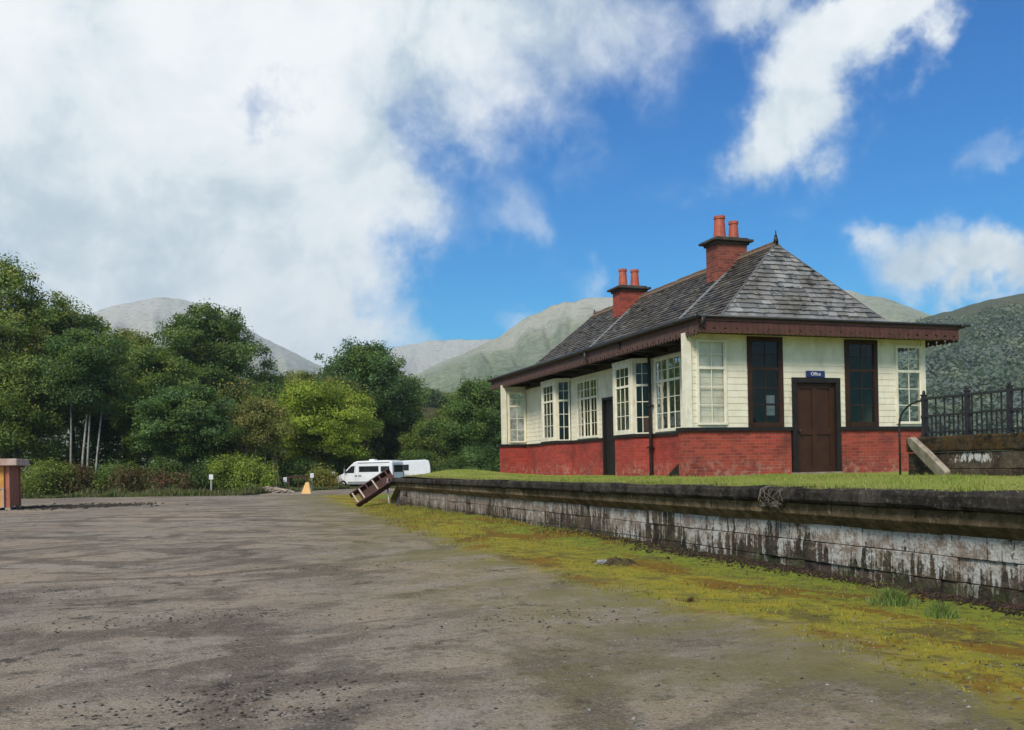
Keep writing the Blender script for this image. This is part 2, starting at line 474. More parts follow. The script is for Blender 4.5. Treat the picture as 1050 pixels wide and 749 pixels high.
X0, X1 = 10.51, 17.36          # outer faces of the end walls
XW, XE = 11.50, 16.36          # verandah walls
YN, YF = 18.60, 31.90          # near and far end walls
ZB, ZT = 2.31, 4.40            # sill band top, soffit

st = empty('station_building', (14.0, 25.2, 1.15), 'derelict cream and red brick railway station building with slate hipped roof, on the platform', 'building')
# --- brick plinths
b = MB()
b.box(X0, 13.37, YN, YN+.25, 1.0, 2.21); b.box(14.68, X1, YN, YN+.25, 1.0, 2.21)
b.build('brick_plinth', M['brick'], st, label='bare red brick base of the end wall')
b = MB()
yA, yB = YN+.25, YF-.25
# long wall: pieces between bays and door
BAYS = [(22.02, 22.23, 23.37, 23.60), (27.54, 27.73, 28.94, 29.15)]
DOOR = (24.30, 25.10)
segs = [(yA, 22.02), (23.60, DOOR[0]), (DOOR[1], 27.54), (29.15, yB)]
for a, c in segs: b.box(XW, XW+.22, a, c, 1.0, 2.21)
for y0, y1, y2, y3 in BAYS:
    poly = [(XW+.22, y0), (XW, y0), (11.05, y1), (11.05, y2), (XW, y3), (XW+.22, y3)]
    b.prism(poly, lambda p, q, z: (p, q, z), 1.0, 2.21)
b.box(X0, XW+.22, YF-.25, YF, 1.0, 2.21)           # far screen
b.build('brick_plinth', M['brick_painted'], st, label='smooth red painted brick base of the verandah wall')
b = MB()
b.box(XW+.22, XE, YF-.25, YF, 1.0, 2.21); b.box(XE-.22, XE, yA, YF-.25, 1.0, 2.21); b.box(XE, X1, YF-.25, YF, 1.0, 2.21)
b.build('brick_plinth', M['brick'], st)
# --- black sill band
b = MB()
b.box(X0-.05, 13.39, YN-.05, YN+.27, 2.212, 2.30); b.box(14.66, X1+.05, YN-.05, YN+.27, 2.212, 2.30)
for a, c in segs: b.box(XW-.045, XW+.22, a+(.1 if a == yA else 0), c-(.1 if c == yB else 0), 2.212, 2.29)
for y0, y1, y2, y3 in BAYS:
    poly = [(XW+.2, y0-.045), (XW-.02, y0-.045), (11.0, y1-.045), (11.0, y2+.045), (XW-.02, y3+.045), (XW+.2, y3+.045)]
    b.prism(poly, lambda p, q, z: (p, q, z), 2.2135, 2.296)
b.box(X0-.05, XW-.05, YF-.30, YF+.05, 2.2115, 2.298)
b.build('sill_band', M['black_paint'], st)

# --- end wall, cream boards with openings
PE = frame_P((0, YN, 0), (1, 0, 0), (0, -1, 0))
openE = [(10.86, 11.64, 2.36, 4.30), (12.20, 13.16, 2.30, 4.405), (13.40, 14.76, 1.0, 3.47), (14.92, 15.88, 2.30, 4.405), (16.42, 17.24, 2.36, 4.30)]
b = MB()
boarded(b, PE, X0+.16, X1-.14, ZB-.008, 4.44, openE)
b.build('board_wall', M['cream'], st)
b = MB()
b.box(X0+.045, X0+.215, YN-.035, YN+.12, 2.301, 4.44)
b.build('corner_post', M['cream_trim'], st)
b = MB(); b.box(X1-.14, X1-.02, YN-.03, YN+.12, 2.301, 4.44)
b.build('corner_post', M['cream_trim'], st)
w = window(st, PE, 10.86, 11.64, 2.36, 4.30, [2], M['cream_trim'], M['glass_clear'], trans=3.66, fw=.05)
b = MB(); boarded(b, frame_P((0, YN+.05, 0), (1, 0, 0), (0, -1, 0)), 10.84, 11.66, 2.33, 4.33, thick=.02); b.build('board_panel', M['cream_trim'], w)
window(st, PE, 16.42, 17.24, 2.36, 4.30, [2], M['cream_trim'], M['glass_clear'], trans=3.66, fw=.06)
w = window(st, PE, 12.20, 13.16, 2.30, 4.405, [2], M['brown'], M['glass_dark'], trans=3.66, fw=.11, d0=-.08, d1=.035)
for z0, z1 in ((2.58, 2.81), (2.86, 3.05)):
    b = MB(); b.box(12.75, 12.99, YN+.085, YN+.088, z0, z1); b.build('paper_notice', M['paper'], w)
window(st, PE, 14.92, 15.88, 2.30, 4.405, [2], M['brown'], M['glass_dark'], trans=3.66, fw=.11, d0=-.08, d1=.035)
# --- door
b = MB()
b.pbox(PE, 13.40, 13.52, -.12, .04, 1.15, 3.35); b.pbox(PE, 14.64, 14.76, -.12, .04, 1.15, 3.35); b.pbox(PE, 13.40, 14.76, -.12, .045, 3.352, 3.47)
dr = b.build('door', M['black_paint'], st)
b = MB(); da, db_ = 13.522, 14.638
b.pbox(PE, da, db_, -.11, -.075, 1.17, 3.35)
mid = (da+db_)/2
for p, q in ((da, da+.13), (mid-.07, mid+.07), (db_-.13, db_)): b.pbox(PE, p, q, -.0752, -.045, 1.17, 3.348)
for p, q in ((da+.13, mid-.07), (mid+.07, db_-.13)):
    for z0, z1 in ((1.17, 1.36), (2.12, 2.27), (3.22, 3.346)): b.pbox(PE, p, q, -.0748, -.047, z0, z1)
b.build('door_leaf', M['door_brown'], dr)
b = MB(); b.tube([PE(13.60, -.04, 2.2), PE(13.60, .03, 2.2)], .025, 10); b.blob(PE(13.60, .045, 2.2), (.035, .035, .035), 3, 0, 8, 6)
b.build('handle', M['iron'], dr, smooth=True)
# stone threshold
b = MB(); b.box(13.36, 14.70, YN-.14, YN+.05, 1.0, 1.225); b.build('door_step', M['slab'], st)

# --- verandah wall towards the track (X = XW, facing -X); s runs along +Y
PV = frame_P((XW, 0, 0), (0, 1, 0), (-1, 0, 0))
ZV = 4.27
openV = [(20.36, 21.80, 2.32, 4.23), (22.02, 23.60, 2.2, 4.30), (DOOR[0], DOOR[1], 1.0, 3.46), (25.40, 27.02, 2.32, 4.13), (27.54, 29.15, 2.2, 4.30)]
b = MB(); boarded(b, PV, YN+.13, YF-.12, 2.292, ZV, openV); b.build('board_wall', M['cream'], st)
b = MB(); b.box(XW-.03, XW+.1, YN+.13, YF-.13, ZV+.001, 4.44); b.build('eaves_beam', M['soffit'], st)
window(st, PV, 20.36, 21.80, 2.32, 4.23, [2, 2], M['cream_trim'], M['glass_dark'], trans=3.62, fw=.075)
window(st, PV, 25.40, 27.02, 2.32, 4.13, [2, 2, 2], M['cream_trim'], M['glass_dark'], trans=3.55, fw=.07)
# verandah door, dark and open
b = MB()
b.pbox(PV, DOOR[0], DOOR[0]+.09, -.1, .03, 1.1, 3.38); b.pbox(PV, DOOR[1]-.09, DOOR[1], -.1, .03, 1.1, 3.38); b.pbox(PV, DOOR[0], DOOR[1], -.1, .034, 3.381, 3.46)
d2 = b.build('door', M['black_paint'], st, label='narrow black door under the verandah')
b = MB(); b.pbox(PV, DOOR[0]+.092, DOOR[1]-.092, -.09, -.05, 1.12, 3.378)
for z0, z1 in ((1.35, 2.0), (2.2, 3.2)): b.pbox(PV, DOOR[0]+.2, DOOR[1]-.2, -.0498, -.035, z0, z1)
b.build('door_leaf', M['black_paint'], d2)
# bays
for bi, (y0, y1, y2, y3) in enumerate(BAYS):
    bay = MB()
    z0, z1 = 2.298, 4.20
    # posts at the four corners, head and cap
    for (x, y) in ((11.05, y1), (11.05, y2)): bay.box(x-.012, x+.07, y-.04, y+.04, z0, z1)
    poly = [(XW, y0-.03), (11.02, y1-.03), (11.02, y2+.03), (XW, y3+.03)]
    bay.prism(poly, lambda p, q, z: (p, q, z), z1+.001, z1+.09)
    # solid board strip left over on the front, and the wall cheeks
    bo = bay.build('bay_window', M['cream_trim'], st)
    Pf = frame_P((11.05, 0, 0), (0, 1, 0), (-1, 0, 0))
    window(bo, Pf, y1+.04, y2-.04, z0, z1, [3] if bi == 0 else [3], M['cream_trim'], M['glass_dark'], trans=3.58, fw=.12)
    for (xa, ya, xb, yb) in ((XW, y0, 11.05, y1), (11.05, y2, XW, y3)):
        S = Vector((xb-xa, yb-ya, 0)); L = S.length; S.normalize(); Nn = Vector((S.y, -S.x, 0))
        if Nn.x > 0: Nn = -Nn
        if ya == y0: Nn = Vector((-abs(S.y), -abs(S.x), 0))
        else: Nn = Vector((-abs(S.y), abs(S.x), 0))
        Pc = frame_P((xa, ya, 0), S, Nn)
        window(bo, Pc, .03, L-.055, z0, z1, [2], M['cream_trim'], M['glass_dark'], trans=3.58, fw=.03, d0=-.03, d1=.012)
# orange poster seen in the near bay, papers in the near window
b = MB(); b.box(11.56, 11.59, 22.25, 22.62, 2.36, 2.80); b.build('poster', M['orange_poster'], st)
for y0, y1, z1 in ((20.72, 20.93, 2.80), (21.1, 21.25, 2.7)):
    b = MB(); b.box(XW+.14, XW+.15, y0, y1, 2.46, z1); b.build('paper_notice', M['paper'], st)
# --- far screen with glazed panel, facing the camera (Y = YF - .25)
PF = frame_P((0, YF-.20, 0), (1, 0, 0), (0, -1, 0))
b = MB(); boarded(b, PF, X0+.20, XW, 2.30, 4.42, [(10.79, 11.46, 2.36, 4.20)], thick=.08)
b.build('board_wall', M['cream'], st)
b = MB(); b.box(X0+.05, X0+.21, YF-.25, YF-.08, 2.30, 4.42); b.build('corner_post', M['cream_trim'], st)
window(st, PF, 10.79, 11.46, 2.36, 4.20, [2], M['cream_trim'], M['glass_pale'], trans=3.66, fw=.05)
# --- walls out of sight: far end, east verandah wall
PB = frame_P((0, YF-.02, 0), (1, 0, 0), (0, 1, 0))
b = MB(); boarded(b, PB, XW+.02, X1, 2.22, 4.42, [], thick=.06)
PR = frame_P((XE, 0, 0), (0, 1, 0), (1, 0, 0))
boarded(b, PR, YN+.13, YF-.12, 2.22, 4.42, [])
b.build('board_wall', M['cream'], st)
# --- rooms
b = MB()
b.box(XW+.23, XE-.23, YN+.27, YF-.27, 1.1, 1.22)
b.box(XW+.23, XE-.23, 20.2, 20.3, 1.221, 4.42); b.box(XW+.23, XE-.23, 24.9, 25.0, 1.221, 4.42)
b.box(13.6, 13.7, 20.31, 24.89, 1.221, 4.42); b.box(13.3, 13.4, 25.01, YF-.28, 1.221, 4.42)
b.box(XW+.11, XE-.11, YN+.13, YF-.13, 4.43, 4.46)
b.build('interior_wall', M['room'], st)

# --- roof -----------------------------------------------------------
RX = 13.95; RZ = 6.93; RYN, RYF = 19.90, 31.0
EX0, EX1 = 10.58, 17.86; EY0, EY1 = 18.02, 33.0     # fascia line
CX0, CX1, CY0, CY1, CZ = 11.60, 16.30, 18.70, 32.2, 4.86   # foot of the slate roof
rf = MB()
rf.add([(CX0, CY0, CZ-.06), (CX1, CY0, CZ-.06), (CX1, CY1, CZ-.06), (CX0, CY1, CZ-.06), (RX, RYN, RZ-.06), (RX, RYF, RZ-.06)],
       [(0, 1, 4), (1, 2, 5, 4), (2, 3, 5), (3, 0, 4, 5)])
roof = rf.build('roof', M['soffit'], st)
def slates(name, A, B, apexA, apexB, seed, tones, n_drop=6):
    """slate one slope between foot A-B and top apexA-apexB"""
    A, B, C, D = Vector(A), Vector(B), Vector(apexA), Vector(apexB)
    q = random.Random(seed); mb = MB()
    u = (B-A).normalized(); nrm = u.cross(((C+D)/2-(A+B)/2)).normalized()
    if nrm.z < 0: nrm = -nrm
    up = nrm.cross(u).normalized()
    if up.z < 0: up = -up
    H = (C-A).dot(up); n = round(H/.145); e = H/n
    for k in range(n):
        v0 = k*e; v1 = min(H, v0+e*1.25)
        l0 = (C-A).dot(u)*v0/H; r0 = (B-A).length + ((D-B).dot(u))*v0/H
        l1 = (C-A).dot(u)*v1/H; r1 = (B-A).length + ((D-B).dot(u))*v1/H
        x = l0 - q.uniform(0, .25)
        w0 = .25 - .05*k/n
        while x < r0:
            w = w0*q.uniform(.8, 1.25); xa, xb = max(x, l0), min(x+w-.008, r0)
            x += w
            if xb-xa < .03: continue
            if q.random() < n_drop/1000.: continue
            ya, yb = max(l1, min(xa, r1)), max(l1, min(xb, r1))
            dv = q.uniform(-.014, .014); lift = .036+q.uniform(0, .018); tl = q.uniform(-.012, .012)
            g = q.choice(tones); s = q.uniform(.75, 1.2)
            mb.col = tuple(c*s for c in g)
            pa = A+u*xa+up*(v0+dv+tl)+nrm*lift; pb = A+u*xb+up*(v0+dv-tl)+nrm*lift
            pc = A+u*yb+up*v1+nrm*.006; pd = A+u*ya+up*v1+nrm*.006
            pa2 = pa-nrm*.04; pb2 = pb-nrm*.04
            mb.add([pa, pb, pc, pd, pa2, pb2], [(0, 1, 2, 3), (1, 0, 4, 5), (0, 3, 4), (2, 1, 5)])
    return mb.build(name, M['slate'], roof)
GREY = [(.235, .235, .23), (.19, .19, .188), (.27, .265, .255), (.14, .14, .138), (.20, .19, .175)]
BRN = [(.13, .118, .095), (.095, .088, .075), (.17, .15, .115), (.06, .058, .055), (.125, .10, .085)]
fN0, fN1, fF0, fF1 = (CX0, CY0, CZ), (CX1, CY0, CZ), (CX0, CY1, CZ), (CX1, CY1, CZ)
aN, aF = (RX, RYN, RZ), (RX, RYF, RZ)
slates('slate_slope', fN0, fN1, aN, aN, 1, GREY, 9)
slates('slate_slope', fF0, fN0, aF, aN, 2, BRN)
slates('slate_slope', fN1, fF1, aN, aF, 3, GREY)
slates('slate_slope', fF1, fF0, aF, aF, 4, BRN)
# ridge and hip coverings
b = MB()
y = RYN-.05; q = random.Random(5)
while y < RYF:
    y2 = min(y+.45, RYF+.05); dz = q.uniform(-.012, .012)
    for sgn in (-1, 1):
        b.hexa([(RX, y, RZ+.02+dz), (RX+sgn*.17, y, RZ-.12+dz), (RX+sgn*.17, y2-.01, RZ-.12+dz), (RX, y2-.01, RZ+.02+dz),
                (RX, y, RZ+.07+dz), (RX+sgn*.19, y, RZ-.08+dz), (RX+sgn*.19, y2-.01, RZ-.08+dz), (RX, y2-.01, RZ+.07+dz)])
    b.tube([(RX, y, RZ+.055+dz), (RX, y2-.01, RZ+.055+dz)], .05, 8)
    y += .45
b.build('ridge_tiles', M['ridge'], roof)
for f, a in ((fN0, aN), (fN1, aN), (fF0, aF), (fF1, aF)):
    b = MB(); f = Vector(f); a = Vector(a)
    pts = [f.lerp(a, i/8)+Vector((0, 0, .03)) for i in range(9)]
    b.tube(pts, .024, 6); b.col = (.13, .13, .125); b.c = [b.col]*len(b.f)
    b.build('hip_roll', M['slate'], roof)
b = MB(); b.tube([(RX, RYN-.02, RZ+.05), (RX, RYN-.02, RZ+.16), (RX, RYN-.02, RZ+.20), (RX, RYN-.02, RZ+.36)], [.07, .05, .022, .012], 8)
b.blob((RX, RYN-.02, RZ+.22), (.04, .04, .045), 1, 0, 8, 6)
b.build('finial', M['iron'], roof, smooth=True)
b = MB(); b.tube([(RX, RYF, RZ+.05), (RX, RYF, RZ+.2)], [.05, .02], 8); b.build('finial', M['iron'], roof, smooth=True)
# lead strips down the track-side slope below each stack
sl = (RZ-CZ)/(RX-CX0)
for yc in (21.25, 26.95):
    b = MB()
    def sp(x, y, h): return (x, y, CZ+(x-CX0)*sl+h)
    xa, xb = CX0, 13.35
    b.hexa([sp(xa, yc-.07, .03), sp(xb, yc-.07, .03), sp(xb, yc+.06, .03), sp(xa, yc+.06, .03), sp(xa, yc-.07, .075), sp(xb, yc-.07, .075), sp(xb, yc+.06, .075), sp(xa, yc+.06, .075)])
    b.build('lead_flashing', M['lead'], roof)
# canopy skirt, soffit
b = MB()
zf = 4.77
o_ = [(EX0-.04, EY0-.04, zf), (EX1+.04, EY0-.04, zf), (EX1+.04, EY1+.04, zf), (EX0-.04, EY1+.04, zf)]
i_ = [(CX0+.1, CY0+.05, CZ+.03), (CX1-.1, CY0+.05, CZ+.03), (CX1-.1, CY1-.05, CZ+.03), (CX0+.1, CY1-.05, CZ+.03)]
lo = [(p[0], p[1], zf-.035) for p in o_]
b.add(o_+i_+lo, [(0, 1, 5, 4), (1, 2, 6, 5), (2, 3, 7, 6), (3, 0, 4, 7), (1, 0, 8, 9), (2, 1, 9, 10), (3, 2, 10, 11), (0, 3, 11, 8)])
b.build('canopy_roof', M['lead'], roof)
b = MB()
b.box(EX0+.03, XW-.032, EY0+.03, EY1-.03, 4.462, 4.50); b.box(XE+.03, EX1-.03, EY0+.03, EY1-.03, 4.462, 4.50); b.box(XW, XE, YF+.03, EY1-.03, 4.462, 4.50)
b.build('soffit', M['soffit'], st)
b = MB(); b.box(XW-.03, XE+.028, EY0+.03, YN+.1, 4.463, 4.50); b.box(EX0+.03, XW-.034, EY0+.032, YN-.04, 4.452, 4.4615); b.box(XE+.032, EX1-.03, EY0+.032, YN-.04, 4.452, 4.4615)
b.build('soffit', M['soffit_cream'], st)
# verandah beams, dark brackets
b = MB()
y = 19.6
while y < 31.5:
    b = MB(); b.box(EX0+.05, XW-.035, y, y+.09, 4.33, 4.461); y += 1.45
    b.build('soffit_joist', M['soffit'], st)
# valance: tongue boards with pointed feet and a round hole between each pair
def valance(P, L, z1, z0, mat, name, thick=.03, w=.14, tooth=.045):
    mb = MB(); n = round(L/w); w = L/n; r = .036
    for i in range(n):
        a, c = i*w+.003, (i+1)*w-.003; m_ = (a+c)/2; zh = z0+.085
        left = [(a, zh-r)] if False else []
        poly = [(m_, z0), (c, z0+tooth)]
        if i % 2 == 0: poly += [(c, zh-r), (c-r*.75, zh-r*.7), (c-r, zh), (c-r*.75, zh+r*.7), (c, zh+r)]
        poly += [(c, z1), (a, z1)]
        if i % 2 == 1: poly += [(a, zh+r), (a+r*.75, zh+r*.7), (a+r, zh), (a+r*.75, zh-r*.7), (a, zh-r)]
        poly += [(a, z0+tooth)]
        dj = rnd.uniform(-.003, .003)
        mb.prism(poly, lambda s, z, d: P(s, d+dj, z), -thick, 0)
    return mb.build(name, mat, st)
Pn = frame_P((EX0, EY0, 0), (1, 0, 0), (0, -1, 0))
valance(Pn, EX1-EX0, 4.66, 4.375, M['fascia'], 'valance', tooth=.022)
Pl = frame_P((EX0, EY0, 0), (0, 1, 0), (-1, 0, 0))
valance(Pl, EY1-EY0, 4.66, 4.32, M['fascia_long'], 'valance', tooth=.08)
Pr = frame_P((EX1, EY0, 0), (0, 1, 0), (1, 0, 0))
valance(Pr, EY1-EY0, 4.66, 4.33, M['fascia'], 'valance')
# fascia boards and gutters
b = MB(); b.box(EX0-.02, EX1+.02, EY0-.022, EY0+.02, 4.645, 4.735); b.build('fascia', M['fascia'], st)
b = MB(); b.box(EX0-.024, EX0+.02, EY0+.021, EY1, 4.645, 4.735); b.box(EX1-.02, EX1+.024, EY0+.021, EY1, 4.645, 4.735); b.box(EX0+.021, EX1-.021, EY1-.02, EY1+.02, 4.5, 4.735)
b.build('fascia', M['fascia'], st)
b = MB()
b.tube([(EX0-.075, EY0-.1, 4.725), (EX0-.075, EY1+.05, 4.715)], .062, 8)
b.tube([(EX1+.075, EY0-.1, 4.725), (EX1+.075, EY1+.05, 4.715)], .062, 8)
b.tube([(EX0-.12, EY0-.055, 4.735), (EX1+.30, EY0-.055, 4.735)], .03, 8)
b.build('gutter', M['gutter'], st, smooth=True)
# downpipes: black cast pipe by the near bay, swan neck
b = MB()
b.tube([(EX0-.07, 21.95, 4.70), (EX0+.0, 21.95, 4.52), (EX0+.35, 21.93, 4.44), (XW-.12, 21.92, 4.36), (XW-.1, 21.92, 4.1), (XW-.1, 21.92, 1.25), (XW-.16, 21.92, 1.16)], .045, 8)
b.box(XW-.17, XW-.03, 21.85, 21.99, 3.0, 3.05); b.box(XW-.17, XW-.03, 21.85, 21.99, 1.9, 1.95)
b.build('downpipe', M['black_paint'], st, smooth=False)
b = MB(); b.tube([(EX0-.08, 24.05, 4.70), (EX0-.09, 24.05, 4.50), (EX0-.03, 24.02, 4.42), (EX0+.1, 24.0, 4.38)], .04, 8); b.build('downpipe', M['gutter'], st, smooth=True)
b = MB(); b.tube([(EX0+.10, EY0-.075, 4.72), (EX0+.09, EY0-.07, 4.56), (EX0+.04, EY0-.03, 4.50)], .045, 8); b.build('downpipe', M['gutter'], st, smooth=True)
# --- chimneys
def chimney(xa, xb, ya, yb, z0, zc, pots, mat):
    b = MB(); b.box(xa, xb, ya, yb, z0, zc-.16)
    ch = b.build('chimney', mat, roof)
    b = MB(); b.box(xa-.05, xb+.05, ya-.05, yb+.05, zc-.16, zc-.09); b.box(xa-.16, xb+.14, ya-.13, yb+.13, zc-.089, zc-.02); b.box(xa-.04, xb+.03, ya-.04, yb+.04, zc-.019, zc+.03)
    b.build('cap', M['stone_dark'], ch, bevel=.015)
    for (px, py, r, h) in pots:
        b = MB(); b.tube([(px, py, zc), (px, py, zc+.05), (px, py, zc+.06), (px, py, zc+h-.08), (px, py, zc+h-.075), (px, py, zc+h), (px, py, zc+h+.002), (px, py, zc+h-.18)], [r*1.12, r*1.12, r*1.02, r*.82, r*.95, r*.95, r*.68, r*.62], 14)
        b.build('chimney_pot', M['terracotta'], ch, smooth=False)
chimney(13.22, 14.12, 21.42, 22.0, 6.0, 7.44, [(13.47, 21.71, .165, .64), (13.90, 21.71, .14, .53)], M['chimney_brick'])
chimney(13.20, 14.10, 27.25, 27.85, 5.9, 7.27, [(13.43, 27.55, .15, .60), (13.86, 27.55, .15, .60)], M['brick'])

# --- small blue sign over the door
b = MB(); b.box(13.79, 14.31, YN-.058, YN-.028, 3.475, 3.63)
sg = b.build('name_sign', M['blue_sign'], None, bevel=.004)
tag(sg, 'small dark blue sign with a white word above the brown panelled door', 'sign')
cu = bpy.data.curves.new('lettering', 'FONT'); cu.body = 'Office'; cu.size = .115; cu.align_x = 'CENTER'; cu.align_y = 'CENTER'; cu.extrude = .002
tmp = bpy.data.objects.new('lettering_source', cu); col.objects.link(tmp)
bpy.context.view_layer.update()
me = bpy.data.meshes.new_from_object(tmp.evaluated_get(bpy.context.evaluated_depsgraph_get()))
bpy.data.objects.remove(tmp)
me.transform(Matrix.Translation((14.05, YN-.061, 3.553)) @ Matrix.Rotation(R_(90), 4, 'X'))
me.materials.clear(); me.materials.append(M['paper'])
link('lettering', me, sg)
# ------------------------------------------------------------------ ground
def gridax(parts):
    out = []
    for a, b, n in parts: out += list(np.linspace(a, b, n, endpoint=False))
    return np.array(out+[parts[-1][1]])
gx = gridax([(-6000, -300, 8), (-300, -60, 10), (-60, -16, 30), (-16, 9, 130), (9, 60, 40), (60, 300, 10), (300, 6000, 8)])
gy = gridax([(-6000, -200, 8), (-200, -20, 8), (-20, 0, 12), (0, 30, 150), (30, 90, 120), (90, 300, 20), (300, 6000, 10)])
GX, GY = np.meshgrid(gx, gy)
moss_edge = 4.25 + np.clip(GY-15, 0, 60)*.058 + .25*fbm(GX*.3, GY*.25, 3)
d_moss = GX - moss_edge
# the lorry road bends off in front of the vans beyond the end of the platform
d_moss = np.minimum(d_moss, (57.5 - .35*np.clip(GX-4, 0, 30)) - GY)
yb = np.interp(GX, [-60, -12, -6, 3, 5.5, 12, 20, 40], [66, 68.5, 66.5, 60.5, 66, 73, 68, 60])
d_grass = GY - yb
d_grass = np.maximum(d_grass, np.where(GX < -40, 1., -9.))
d_grass = np.maximum(d_grass, np.where((GX > 16) & (GY > 30), 1., -9.))
near = np.exp(-((np.clip(np.abs(GX), 0, 400)/60)**2)) * (np.abs(GY) < 120)
Z = .025*fbm(GX*.45, GY*.4, 5, 4)*near
wallside = np.clip(1-np.abs(7.75-GX)/1.1, 0, 1)*(GY > -2)*(GY < 40)
Z = Z + wallside*(.08+.05*fbm(GX*1.1, GY*.9, 9))*np.clip((GY-8)/6, 0, 1) + np.clip(d_moss, 0, 1)*.02*(GX < 9)
Z = np.where((np.abs(GX) > 100) | (np.abs(GY) > 150), 0, Z)
nx, ny = len(gx), len(gy)
idx = np.arange(nx*ny).reshape(ny, nx)
F = np.stack([idx[:-1, :-1], idx[:-1, 1:], idx[1:, 1:], idx[1:, :-1]], -1).reshape(-1, 4)

m, t, b, o = new_mat('gravel_yard')
p = geo(t)
dm = t.n('ShaderNodeAttribute', attribute_name='d_moss').outputs['Fac']
dg = t.n('ShaderNodeAttribute', attribute_name='d_grass').outputs['Fac']
n_big = t.noise(p, .16, 4, .6, .6); n_mid = t.noise(t.mapping(p, (.85, 1.1, 1)), .42, 9, .72, .6)
n_str = t.noise(t.mapping(p, (.75, 1.15, 1), rot=(0, 0, .3)), .5, 10, .75, 1.1)
n_f = t.noise(p, 7., 8, .78); n_ff = t.noise(p, 38., 6, .8); n_p = t.noise(p, 1.7, 7, .72, .5)
vor = t.n('ShaderNodeTexVoronoi', {'Vector': p, 'Scale': 42.}); 
# worn tyre arcs: rings swept round two turning centres
sp = t.n('ShaderNodeSeparateXYZ', {0: p})
def ring(cx, cy, k, ph):
    dx = t.math('SUBTRACT', sp.outputs[0], cx); dy = t.math('SUBTRACT', sp.outputs[1], cy)
    r = t.math('SQRT', t.math('ADD', t.math('MULTIPLY', dx, dx), t.math('MULTIPLY', dy, dy)))
    r = t.math('ADD', r, t.math('MULTIPLY', t.math('SUBTRACT', n_mid, .5), 1.6))
    s = t.math('SINE', t.math('ADD', t.math('MULTIPLY', r, k), ph))
    return t.math('MULTIPLY', t.step(s, .62, .96), t.step(t.noise(p, .2, 4, .6), .45, .56))
arcs = t.math('ADD', t.math('ADD', ring(-9., 24., 3.1, 0.), ring(6., 32., 2.7, 1.)), ring(-15., 9., 2.9, .6), clamp=True)
_dx = t.math('SUBTRACT', sp.outputs[0], -.6); _dy = t.math('SUBTRACT', sp.outputs[1], 18.2)
_r = t.math('SQRT', t.math('ADD', t.math('MULTIPLY', _dx, _dx), t.math('MULTIPLY', _dy, _dy)))
_r2 = t.math('ADD', _r, t.math('MULTIPLY', t.math('SUBTRACT', t.noise(p, .5, 3, .5), .5), 1.8))
_tr = t.math('MULTIPLY', t.step(t.math('SINE', t.math('MULTIPLY', _r2, 5.2)), .55, .9), t.math('MULTIPLY', t.step(_r, 6.2, 4.8), t.step(t.noise(p, .45, 5, .65), .44, .54)))
arcs = t.math('ADD', arcs, _tr, clamp=True)
base = t.mix(t.step(n_big, .40, .60), (.335, .268, .192), (.285, .246, .194))
base = t.mix(t.math('MULTIPLY', t.step(n_mid, .47, .60), .7), base, (.195, .158, .125))
base = t.mix(t.math('MULTIPLY', t.step(n_str, .54, .62), .75), base, (.115, .098, .082))
base = t.mix(t.math('MULTIPLY', t.step(n_str, .47, .38), .7), base, (.31, .275, .235))
base = t.mix(t.math('MULTIPLY', t.math('MULTIPLY', t.step(n_p, .52, .64), t.step(n_big, .42, .58)), .7), base, (.13, .108, .088))
base = t.mix(t.math('MULTIPLY', t.step(n_p, .44, .34), .5), base, (.29, .255, .215))
base = t.mix(t.math('MULTIPLY', arcs, .75), base, (.115, .092, .072))
base = t.mix(t.math('MULTIPLY', t.step(t.noise(p, 1.15, 9, .78, .3), .575, .62), .85), base, (.052, .046, .040))
base = t.mix(t.math('MULTIPLY', t.step(n_f, .53, .66), .5), base, (.10, .087, .075))
base = t.mix(t.math('MULTIPLY', t.step(n_ff, .54, .66), .65), base, (.42, .39, .35))
base = t.mix(t.math('MULTIPLY', t.step(n_ff, .47, .36), .7), base, (.05, .043, .037))
n_s = t.noise(p, 3.6, 9, .82, .2); n_s2 = t.noise(t.mapping(p, (1, 1.3, 1), (7, 3, 0)), 13., 7, .8)
base = t.mix(t.math('MULTIPLY', t.step(n_s, .55, .60), .62), base, (.095, .080, .064))
base = t.mix(t.math('MULTIPLY', t.step(n_s, .44, .40), .45), base, (.36, .32, .265))
base = t.mix(t.math('MULTIPLY', t.step(n_s2, .57, .62), .7), base, (.06, .052, .043))
base = t.mix(t.math('MULTIPLY', t.step(n_s2, .42, .38), .5), base, (.40, .37, .32))
# moss: sparse green scum spreading into the gravel, then a solid carpet
mn = t.noise(p, .55, 6, .7, .6); mn2 = t.noise(p, 2.6, 6, .72); mn3 = t.noise(t.mapping(p, (1.5, .6, 1)), .5, 5, .65, .5)
dist = t.math('ADD', dm, t.math('MULTIPLY', t.math('SUBTRACT', mn, .5), 2.6))
dist = t.math('ADD', dist, t.math('MULTIPLY', t.math('SUBTRACT', mn2, .5), .9))
scum = t.math('MULTIPLY', t.step(t.math('ADD', dist, t.math('MULTIPLY', t.math('SUBTRACT', n_f, .5), 2.8)), -3.6, .6), .72)
carpet = t.step(t.math('ADD', dist, t.math('MULTIPLY', t.math('SUBTRACT', n_f, .5), 1.6)), .0, .9)
yel = t.mix(t.step(mn2, .38, .62), (.315, .26, .034), (.215, .205, .038))
grn = t.mix(t.step(n_f, .38, .62), (.205, .25, .038), (.125, .155, .030))
mc0 = None
mc = t.mix(t.step(t.math('ADD', dist, t.math('MULTIPLY', t.math('SUBTRACT', mn3, .5), 3.4)), 1.5, 2.9), yel, grn)
rust = t.math('MULTIPLY', t.step(t.math('ADD', mn3, t.math('MULTIPLY', t.math('SUBTRACT', n_f, .5), .25)), .49, .58), t.step(dist, .3, .8))
